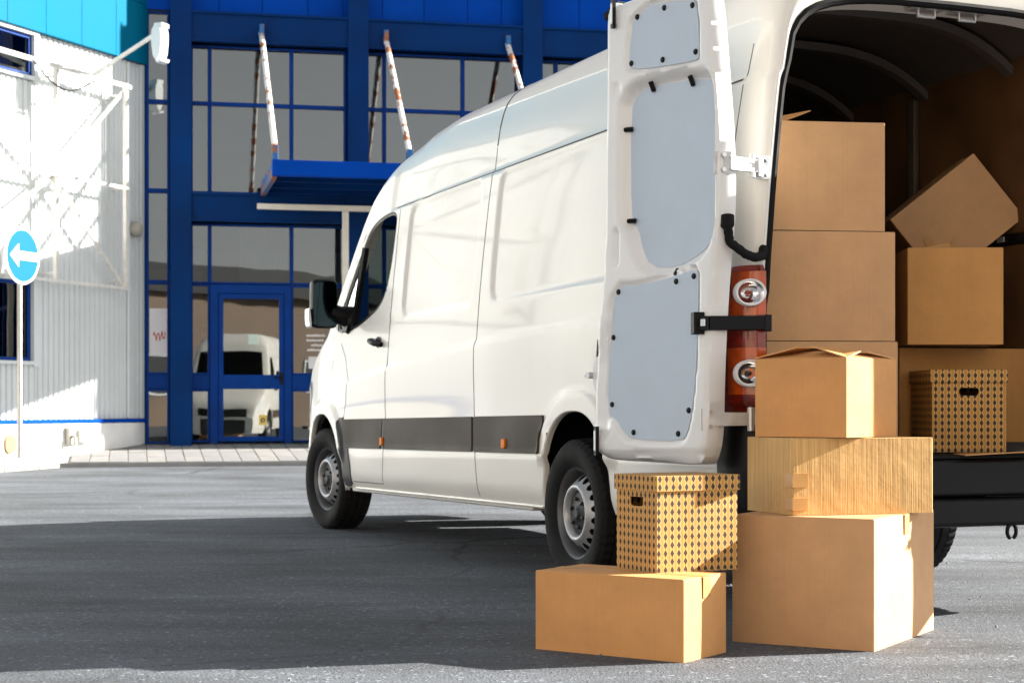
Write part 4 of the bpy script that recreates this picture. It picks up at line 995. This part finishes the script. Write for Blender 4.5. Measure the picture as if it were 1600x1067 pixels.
for x in (-1.46, 2.58):
    for i in range(25):
        a_ = -1 + 2 * i / 24; co.append((x, a_ * .795, 2.545 - .20 * abs(a_) ** 3.2))
np_mesh('roof_lining', rk(np.array(co)), grid_faces(2, 25), 'liner', ply)
m = MB(); m.prism([(-.84, .60), (.84, .60), (.80, 1.9), (.76, 2.3), (.6, 2.42), (-.6, 2.42), (-.76, 2.3), (-.80, 1.9)], lambda a_, b_, t: (t, a_, b_), 2.585, 2.60); vb('front_panel', m, 'ply', ply)

# ---- rear doors
def make_rear_door(origin, ang, s):
    """u runs from hinge to free edge, w = depth (0 at inner face, negative to the outer skin)"""
    ca, sa = math.cos(ang), math.sin(ang)
    nrm = (-sa * s, ca * s)                                  # inner face normal in van plan
    def P(u, z, w): return (origin[0] + u * ca + w * nrm[0], origin[1] + u * sa + w * nrm[1], z)
    outline = chaikin([(.50, 2.435), (.645, 2.435), (.666, 2.415), (.668, 2.25), (.672, 1.70), (.690, 1.27), (.750, 1.06), (.780, .82), (.780, .66), (.745, .58), (.66, .555), (.36, .550), (.05, .542), (.012, .56), (-.022, .65), (-.028, .87), (-.042, 1.08), (-.062, 1.28), (-.094, 1.50), (-.094, 1.66), (-.084, 1.84), (-.050, 2.12), (-.022, 2.34), (.02, 2.42), (.10, 2.435)], 2)
    if s < 0: outline = np.array([(.775 if u > .6 else u, z) for u, z in outline])
    O = sdf_poly(outline)
    up = chaikin([(.455, 2.385), (.075, 2.345), (.048, 2.31), (.030, 2.115), (.065, 2.10), (.46, 2.135), (.50, 2.165)], 1)
    mid = chaikin([(.520, 1.985), (.475, 2.045), (.385, 2.058), (.010, 2.035), (-.022, 1.985), (-.048, 1.83), (-.055, 1.485), (-.020, 1.415), (.060, 1.360), (.215, 1.318), (.385, 1.335), (.440, 1.41), (.470, 1.50), (.520, 1.535)], 1)
    low = chaikin([(.590, 1.268), (.406, 1.262), (.194, 1.280), (.055, 1.300), (.036, 1.275), (.050, .954), (.078, .757), (.110, .665), (.150, .636), (.475, .642), (.535, .672), (.575, .722), (.648, .745), (.622, 1.054)], 1)
    MID, UP, LOW = sdf_poly(mid), sdf_poly(up), sdf_poly(low)
    lowo = sdf_poly(chaikin([(.66, 1.30), (-.0, 1.33), (.0, .66), (.06, .60), (.60, .60), (.70, .66), (.70, .95)], 2))
    def depth(u, z):
        d = -.014 * sstep(-.034, -.026, O(u, z)) * sstep(.02, .05, u)
        d = d - (.012 + .02 * sstep(.1, .3, u)) * sstep(-.022, .0, O(u, z)) ** 2
        d = d - .045 * sstep(.05, -.004, MID(u, z)) * sstep(-.02, .03, u + .06 * sstep(1.2, 1.5, z))
        d = d - .016 * sstep(.017, .008, UP(u, z)) - .016 * sstep(.017, .008, LOW(u, z))
        d = d - .018 * sstep(.60, .66, u) * sstep(1.15, .95, z) * sstep(.62, .72, z)      # scooped free edge
        d = d - .015 * sstep(.012, -.012, sdf_poly(rrect(.56, .585, 1.36, 1.50, .01))(u, z)) - .010 * sstep(.01, -.01, sdf_poly(rrect(-.02, .45, .575, .595, .008))(u, z))
        d = d - .006 * sstep(.010, -.010, sdf_poly(rrect(.54, .60, 2.05, 2.10, .02))(u, z))
        return d
    x0, x1, z0, z1, st = -.18, .80, .53, 2.44, .0125
    n, k = int((x1 - x0) / st) + 2, int((z1 - z0) / st) + 2
    A, B = np.meshgrid(np.linspace(x0, x1, n), np.linspace(z0, z1, k), indexing='ij')
    A, B = snap(A, B, O, .6 * st)
    F = grid_faces(n, k); F = F[O(A.reshape(-1)[F].mean(1), B.reshape(-1)[F].mean(1)) < 0]
    A1, B1 = A.reshape(-1), B.reshape(-1); W = depth(A1, B1)
    co = np.array([P(a_, b_, w_) for a_, b_, w_ in zip(A1, B1, W)])
    bow = -.085 + .0 * A1
    co2 = np.array([P(a_, b_, w_) for a_, b_, w_ in zip(A1, B1, np.minimum(bow, W - .004))])
    e = {}
    for q in F.tolist():
        for i in range(4):
            ed = (q[i], q[(i + 1) % 4]); key = tuple(sorted(ed)); e[key] = None if key in e else ed
    N = len(co); rim = np.array([(p_[1], p_[0], p_[0] + N, p_[1] + N) for p_ in e.values() if p_])
    allv = np.concatenate([co, co2]); allf = np.concatenate([F, F[:, ::-1] + N, rim])
    d_ = np_mesh('rear_door', rk(allv), allf, 'paint_in', van, weld=.0001); d_.data.set_sharp_from_angle(angle=R(55))
    def board(poly, w0, clips):
        m = MB(); m.prism(poly, lambda a_, b_, t: P(a_, b_, t), w0, w0 + .005); b_ = vb('hardboard_panel', m, 'hardboard', d_)
        for cu, cz in clips:
            m = MB(); m.lathe([(0, .010), (.008, .009), (.0115, .005), (.0115, .0)], lambda p, q, hh: P(cu + p, cz + q, w0 + .004 + hh), 14); vb('clip', m, 'black', b_, smooth='auto')
    board(up, -.0145, [(.435, 2.345), (.255, 2.345), (.075, 2.318), (.055, 2.135), (.265, 2.142), (.475, 2.165)])
    board(mid, -.0445, [])
    board(low, -.0145, [(.565, 1.245), (.178, 1.260), (.066, 1.272), (.60, 1.06), (.068, 1.06), (.61, .785), (.46, .67), (.165, .665), (.098, .755)])
    for cu, cz in ((.36, 2.065), (.105, 2.045), (.522, 1.905), (.500, 1.53), (.20, 1.29)):
        m = MB(); p0 = P(cu, cz, -.02); p1 = P(cu, cz - (.03 if cz > 1.95 else -.01), -.036)
        m.tube([P(cu + (.012 if cu > .4 else 0), cz + (.008 if cz > 1.95 else 0), -.018), P(cu, cz, -.022), P(cu - (.018 if cu > .4 else 0), cz - (.03 if cz > 1.95 else (-.02 if cz < 1.4 else 0)), -.036)], .010, 8); vb('clip', m, 'black', d_, smooth='auto')
    # hinges: plate on the door edge, arm, plate on the pillar
    for hz in (1.69, .72):
        e_ = (-.085 if hz > 1 else -.002); wb = -.062
        m = MB(); q0 = P(e_ - .01, hz, wb - .0)
        a_, b_, c_ = P(e_ + .025, hz, -.030), P(e_ - .018, hz, -.045), (-1.650, s * (.965 if hz > 1 else .972), hz)
        g = (-1.655, s * .945, hz); pl = (-1.636, s * .91, hz)
        m.bar(P(e_ + .012, hz, .004), P(e_ - .016, hz, -.055), .010, .085); m.bar(b_, c_, .022, .05); m.bar(c_, g, .03, .04); m.bar(g, pl, .02, .075)
        for dz in (-.02, .02): m.bar(tuple(np.array(b_) + (0, 0, dz)), tuple(np.array(g) + (0, 0, dz * .8)), .014, .014)
        m.box(-1.640, -1.628, s * .878 if s > 0 else s * .945, s * .945 if s > 0 else s * .878, hz - .045, hz + .045)
        for dz in (-.028, .028):
            m.tube([(-1.638, s * .895, hz + dz), (-1.650, s * .895, hz + dz)], .009, 8)
            c2 = np.array(P(e_ - .006, hz + dz, -.022)); nn = np.array(P(e_ - .04, hz + dz, -.014)) - c2; nn = nn / np.linalg.norm(nn); m.tube([tuple(c2), tuple(c2 + nn * .018)], .009, 8)
        m.tube([(c_[0] - .004, c_[1], hz - .045), (c_[0] - .004, c_[1], hz + .045)], .013, 10)
        vb('hinge', m, 'zinc', d_, smooth='auto', angle=30)
    # check strap, cable sleeve, latches, lock pin
    if s > 0:
        m = MB(); m.bar(P(.02, 1.085, .012), P(-.045, 1.085, .004), .03, .055); m.bar(P(-.045, 1.085, .004), (-1.675, s * .915, 1.088), .012, .055); m.box(-1.684, -1.672, s * .895, s * .925, 1.055, 1.12); m.bar(P(.035, 1.087, .006), P(-.005, 1.087, .02), .045, .085)
        st_ = vb('check_strap', m, 'black', d_, bevel=.004)
        m = MB(); m.bar(P(-.022, 1.087, .0265), P(-.042, 1.087, .024), .006, .026); vb('buckle', m, 'zinc', st_)
        m = MB(); cp_ = [P(-.098, 1.49, -.04), P(-.105, 1.45, -.035), P(-.10, 1.39, -.05), (-1.70, s * 1.02, 1.345), (-1.69, s * .975, 1.335), (-1.66, s * .925, 1.345), (-1.635, s * .905, 1.38)]
        pp = []
        for i in range(len(cp_) - 1):
            for t in np.linspace(0, 1, 6)[:-1]: pp.append(tuple(np.array(cp_[i]) * (1 - t) + np.array(cp_[i + 1]) * t))
        pp.append(cp_[-1]); rr = [(.026 if i < 6 else .0165 + .002 * (i % 2)) for i in range(len(pp))]
        m.tube(pp, rr, 10); vb('cable_sleeve', m, 'rubber', d_, smooth='auto', angle=60)
    for lu, lz in ((.575, 2.385), (.695, .635)):
        m = MB(); m.bar(P(lu, lz - .045, -.004), P(lu, lz + .045, -.004), .05, .02); lt_ = vb('latch', m, 'zinc', d_, bevel=.006)
        m = MB(); m.bar(P(lu, lz - .06, .012), P(lu, lz + .06, .012), .014, .022); vb('bolt', m, 'black', lt_)
    m = MB(); m.prism([(-.05 + .10 * math.cos(a_) * .4, .08 * math.sin(a_)) for a_ in np.linspace(0, 2 * math.pi, 16)[:-1]], lambda a_, b_, t: P(.80 + a_, .91 + b_, t), -.055, -.035); lk = vb('lock_plate', m, 'paint_in', d_)
    m = MB(); m.tube([P(.80, .91, -.05), P(.80, .91, -.015)], .014, 10); m.tube([P(.80, .91, -.03), P(.835, .91, -.03)], .006, 8); vb('lock_pin', m, 'zinc', lk, smooth='auto')
    m = MB(); m.bar(P(.775, .97, -.05), P(.765, 1.06, -.05), .012, .012); vb('edge_buffer', m, 'black', d_)
    m = MB(); m.tube([P(.665, 2.40, -.06), P(.673, 1.75, -.06), P(.688, 1.32, -.06)], .014, 6); vb('edge_seal', m, 'rubber', d_, smooth='auto')
    m = MB(); m.bar(P(.70, 2.40, -.06), P(.60, 2.435, -.06), .06, .03); vb('top_seal', m, 'rubber', d_)
    return d_
make_rear_door((-1.60, 1.15), math.atan2(.13, .75), 1)
make_rear_door((-1.545, -.93), math.radians(180 - 2), -1)

# ================================================================== CARTONS
def grid_box(w, d, hh, n=7, bulge=.004, seed=0):
    rs = np.random.RandomState(seed); ph = rs.rand(6, 4) * 6.28; m = MB()
    faces = [((0, 0, 0), (1, 0, 0), (0, 0, 1), (0, -1, 0)), ((1, 0, 0), (0, 1, 0), (0, 0, 1), (1, 0, 0)), ((1, 1, 0), (-1, 0, 0), (0, 0, 1), (0, 1, 0)), ((0, 1, 0), (0, -1, 0), (0, 0, 1), (-1, 0, 0))]
    S = np.array([w, d, hh])
    for fi, (o, a, b, nrm) in enumerate(faces):
        o, a, b, nrm = map(lambda q: np.array(q, float), (o, a, b, nrm)); vs = []
        for i in range(n):
            for j in range(n):
                u, v = i / (n - 1), j / (n - 1); p = (o + a * u + b * v) * S
                bl = 4 * u * (1 - u) * (.35 + .65 * 4 * v * (1 - v)); amp = bulge * (bl * (.6 + .4 * math.sin(ph[fi, 0])) + .35 * math.sin(3 * u + ph[fi, 1]) * math.sin(4 * v + ph[fi, 2]) * bl)
                vs.append(p + nrm * amp)
        m.add(vs, [tuple(q) for q in grid_faces(n, n).tolist()])
    return m
def weldmesh(o, dist=.0008):
    bm = bmesh.new(); bm.from_mesh(o.data); bmesh.ops.remove_doubles(bm, verts=bm.verts, dist=dist); bmesh.ops.recalc_face_normals(bm, faces=bm.faces); bm.to_mesh(o.data); bm.free()
def carton(label, corner, ang, w, d, hh, m='card', z=0, group=None, seed=0, tape=True, tilt=None, flaps='closed', seam=True, cat='cardboard box'):
    """corner = near bottom corner at local (w,0): front face runs along +x, right face along +y"""
    root = empty('cardboard_box', (corner[0], corner[1], z), ang); tag(root, label, cat, group)
    if tilt: root.rotation_euler = tilt
    g = grid_box(w, d, hh, seed=seed); g.v = [(x - w, y, q) for x, y, q in g.v]
    b_ = build('box_walls', g, m, root, uv=True); weldmesh(b_)
    me = b_.data; me.polygons.foreach_set('use_smooth', [True] * len(me.polygons)); me.set_sharp_from_angle(angle=R(40))
    bv = b_.modifiers.new('bevel', 'BEVEL'); bv.width = .0035; bv.segments = 2; bv.limit_method = 'ANGLE'; bv.angle_limit = R(60)
    bt = MB(); bt.box(-w + .004, -.004, .004, d - .004, .001, .006); build('box_bottom', bt, 'inner_kraft', root)
    t = .004
    if flaps == 'closed':
        for y0, y1 in ((.001, d / 2 - .0015), (d / 2 + .0015, d - .001)):
            f_ = MB(); f_.box(-w + .002, -.002, y0, y1, hh - .001, hh + t - .001); build('flap', f_, m, root, uv=True, bevel=.0015)
        if tape:
            f_ = MB(); f_.box(-w - .001, .001, d / 2 - .026, d / 2 + .026, hh + t - .0008, hh + t - .0002); tp_ = build('tape', f_, 'kraft_tape', root)
            f_ = MB(); f_.box(.0055, .0062, d / 2 - .026, d / 2 + .026, hh - .07, hh + t - .0005); build('tape', f_, 'kraft_tape', root)
    if seam:
        f_ = MB(); f_.box(-w - .004, -w - .0035, .03, .034, .01, hh - .01); f_.box(-.034, -.031, -.0052, -.0046, .005, hh - .005)
    return root
A31, A18 = R(-31.4), R(18.5)
# outside stack
carton('big cardboard box on the asphalt carrying the taller stack', (1.253, 6.04), R(-30.3), .530, .70, .455, 'card2', 0, seed=1)
carton('low brown cardboard box on the asphalt below the patterned box', (.568, 5.78), R(-34.5), .590, .305, .272, 'card', 0, seed=2)
o = carton('pale ribbed cardboard box on top of the big box', (1.002, 6.215), R(-71.2), .365, .572, .272, 'card3', .4595, seed=3, tape=False)
for z0, z1 in ((.018, .062), (.10, .15)):
    m = MB(); m.box(-.045, .0066, -.0064, .055, z0, z1); build('tape', m, 'kraft_tape', o)
o = carton('open cardboard box with raised flaps on top of the outside stack', (1.190, 6.215), R(-40), .38, .38, .285, 'card', .737, seed=4, flaps='open')
w, d, hh = .38, .38, .285
for nm, poly in (('flap', [(-w, .002, hh), (-.002, .002, hh), (-.03, .165, hh + .030), (-w + .03, .165, hh + .030)]), ('flap', [(-w, d, hh), (-.002, d, hh), (-.03, d - .16, hh + .022), (-w + .03, d - .16, hh + .022)]),
                 ('flap', [(-.002, .006, hh + .002), (-.002, d - .006, hh + .002), (-.17, d - .04, hh + .040), (-.17, .05, hh + .048)]), ('flap', [(-w, .006, hh + .002), (-w, d - .006, hh + .002), (-w + .15, d - .03, hh + .045), (-w + .15, .05, hh + .040)])):
    m = MB(); n_ = (Vector(poly[1]) - Vector(poly[0])).cross(Vector(poly[2]) - Vector(poly[0])).normalized() * .0045
    m.add(poly + [tuple(Vector(p_) - n_) for p_ in poly], [(0, 1, 2, 3), (7, 6, 5, 4)] + [(i, (i + 1) % 4, 4 + (i + 1) % 4, 4 + i) for i in range(4)]); build(nm, m, 'card', o, uv=True)
m = MB(); m.box(-w + .006, -.006, .006, d - .006, .008, .010); build('box_inside', m, 'inner_kraft', o)

def patterned(label, corner, ang, w, d, hh, z, hole_face, seed):
    root = empty('patterned_box', (corner[0], corner[1], z), ang); tag(root, label, 'storage box')
    lid = .054
    st = .01
    def wall(a0, b0, length, flip, hole):
        n, k = int(length / st) + 2, int(hh / st) + 1
        A, B = np.meshgrid(np.linspace(0, length, n), np.linspace(0, hh - .004, k), indexing='ij')
        HS = sdf_poly(rrect(length / 2 - .042, length / 2 + .042, hh - lid - .055, hh - lid - .022, .012, 4))
        F = grid_faces(n, k)
        if hole: A, B = snap(A, B, HS, .55 * st); F = F[HS(A.reshape(-1)[F].mean(1), B.reshape(-1)[F].mean(1)) > 0]
        return A, B, F
    m = MB(); uvs = []
    for (ox, oy), (dx, dy), ln, idx in (((-w, 0), (1, 0), w, 0), ((0, 0), (0, 1), d, 1), ((0, d), (-1, 0), w, 2), ((-w, d), (0, -1), d, 3)):
        A, B, F = wall(0, 0, ln, 0, idx == hole_face or idx == (hole_face + 2) % 4)
        co = np.stack([ox + dx * A, oy + dy * A, B], -1).reshape(-1, 3); m.add(co.tolist(), [tuple(q) for q in F.tolist()])
    m.add([(-w, 0, .002), (0, 0, .002), (0, d, .002), (-w, d, .002)], [(0, 1, 2, 3)])
    b_ = build('box_walls', m, 'pattern', root, uv=True); weldmesh(b_)
    sol = b_.modifiers.new('thickness', 'SOLIDIFY'); sol.thickness = .004; sol.offset = -1
    l = MB(); e = .007; l.box(-w - e, e, -e, d + e, hh - lid, hh)
    bm = bmesh.new(); me = bpy.data.meshes.new('lid'); me.from_pydata(l.v, [], l.f); fix_normals(me); box_uv(me); bm.from_mesh(me)
    bmesh.ops.delete(bm, geom=[f for f in bm.faces if f.normal.z < -.5], context='FACES'); bm.to_mesh(me); bm.free(); me.materials.append(M['pattern'])
    lo = link(bpy.data.objects.new('lid', me), root); sol = lo.modifiers.new('thickness', 'SOLIDIFY'); sol.thickness = .004; sol.offset = -1
    bv = lo.modifiers.new('bevel', 'BEVEL'); bv.width = .002; bv.segments = 2
    return root
patterned('diamond patterned lidded box standing on the low brown box', (.4985, 5.995), R(-62), .265, .335, .332, .277, 0, 11)

# inside the van: world positions a little behind the door opening
FL = .657
def inside(label, pxl, pxr, yl, yr, z0, z1, d, m, seed, **k):
    """left/right plan points of the front face"""
    a_, b_ = Vector((pxl, yl)), Vector((pxr, yr)); w = (b_ - a_).length; ang = math.atan2(b_.y - a_.y, b_.x - a_.x)
    return carton(label, (b_.x, b_.y), ang, w, d, z1 - z0 - .005, m, z0, seed=seed, **k)
S27 = 1 / 2727
def XP(px, y): return (px - 800) * y * S27
YL = 7.02
inside('cardboard box at the bottom of the tall stack in the van', XP(1197, YL), XP(1403, YL + .07), YL, YL + .07, FL + .008, 1.112, .5, 'card2', 21)
inside('cardboard box in the middle of the tall stack in the van', XP(1196, YL), XP(1399, YL + .07), YL, YL + .07, 1.113, 1.557, .5, 'card2', 22)
o = inside('topmost cardboard box of the tall stack in the van', XP(1199, YL), XP(1383, YL + .07), YL, YL + .07, 1.558, 2.0, .5, 'card2', 23)
m = MB(); m.add([(-.50, .02, .448), (-.40, .05, .452), (-.275, .12, .505), (-.50, .20, .452), (-.50, .02, .444), (-.40, .05, .448), (-.275, .12, .501), (-.50, .20, .448)], [(0, 1, 2, 3), (7, 6, 5, 4), (0, 4, 5, 1), (1, 5, 6, 2), (2, 6, 7, 3), (3, 7, 4, 0)]); build('flap', m, 'card', o, uv=True)
YB = 7.75
inside('wide cardboard box behind the patterned box in the van', XP(1406, YB), XP(1640, YB + .2), YB, YB + .2, FL + .03, 1.11, .45, 'card4', 24)
YB2 = 7.55
o = inside('square cardboard box with a handle slot beside the tall stack', XP(1418, YB2), XP(1568, YB2 - .02), YB2, YB2 - .02, 1.115, 1.535, .40, 'card4', 25)
m = MB(); m.tube([(.0045, .17 + .05 * math.cos(t) * .5, .24 + .075 * math.sin(t)) for t in np.linspace(0, 6.28, 20)], .0025, 5); build('handle_slot', m, 'black', o)
m = MB(); m.add([(-.33, .06, .424), (-.22, .05, .424), (-.20, .05, .470), (-.215, .055, .445), (-.33, .062, .420)], [(0, 1, 2, 3, 4)]); build('torn_tape', m, 'kraft_tape', o)
# the tipped carton leans over on its edge
tw, td, th = .49, .42, .37
o = carton('tipped cardboard box lying on its edge above the square box', (0, 0), 0, tw, td, th, 'card2', 0, seed=26)
o.rotation_euler = (0, R(-38.5), 0); o.location = (2.118 + .37 * .6225, 8.0, 2.005 - .37 * .7826)
m = MB(); m.box(-.44, -.40, -.0075, -.0068, .14, .19); m.box(-.43, -.405, -.0080, -.0069, .19, .21); build('torn_tape', m, 'kraft_tape', o)
YP = 7.33
a_, b_ = (XP(1456, YP), YP), (XP(1572, YP + .0), YP)
patterned('diamond patterned lidded box inside the dark cargo space', b_, 0, b_[0] - a_[0], .38, .345, FL + .0, 0, 12)
# loose sheet on the step
m = MB(); m.add([(0, 0, 0), (.30, .02, .012), (.36, .16, .004), (.06, .20, .0), (0, 0, .004), (.30, .02, .016), (.36, .16, .008), (.06, .20, .004)], [(3, 2, 1, 0), (4, 5, 6, 7), (0, 1, 5, 4), (1, 2, 6, 5), (2, 3, 7, 6), (3, 0, 4, 7)])
o = build('cardboard_sheet', m, 'card'); o.location = (1.80, 6.93, .652); o.rotation_euler = (0, 0, R(15)); tag(o, 'flat torn cardboard sheet lying on the rear step', 'cardboard')
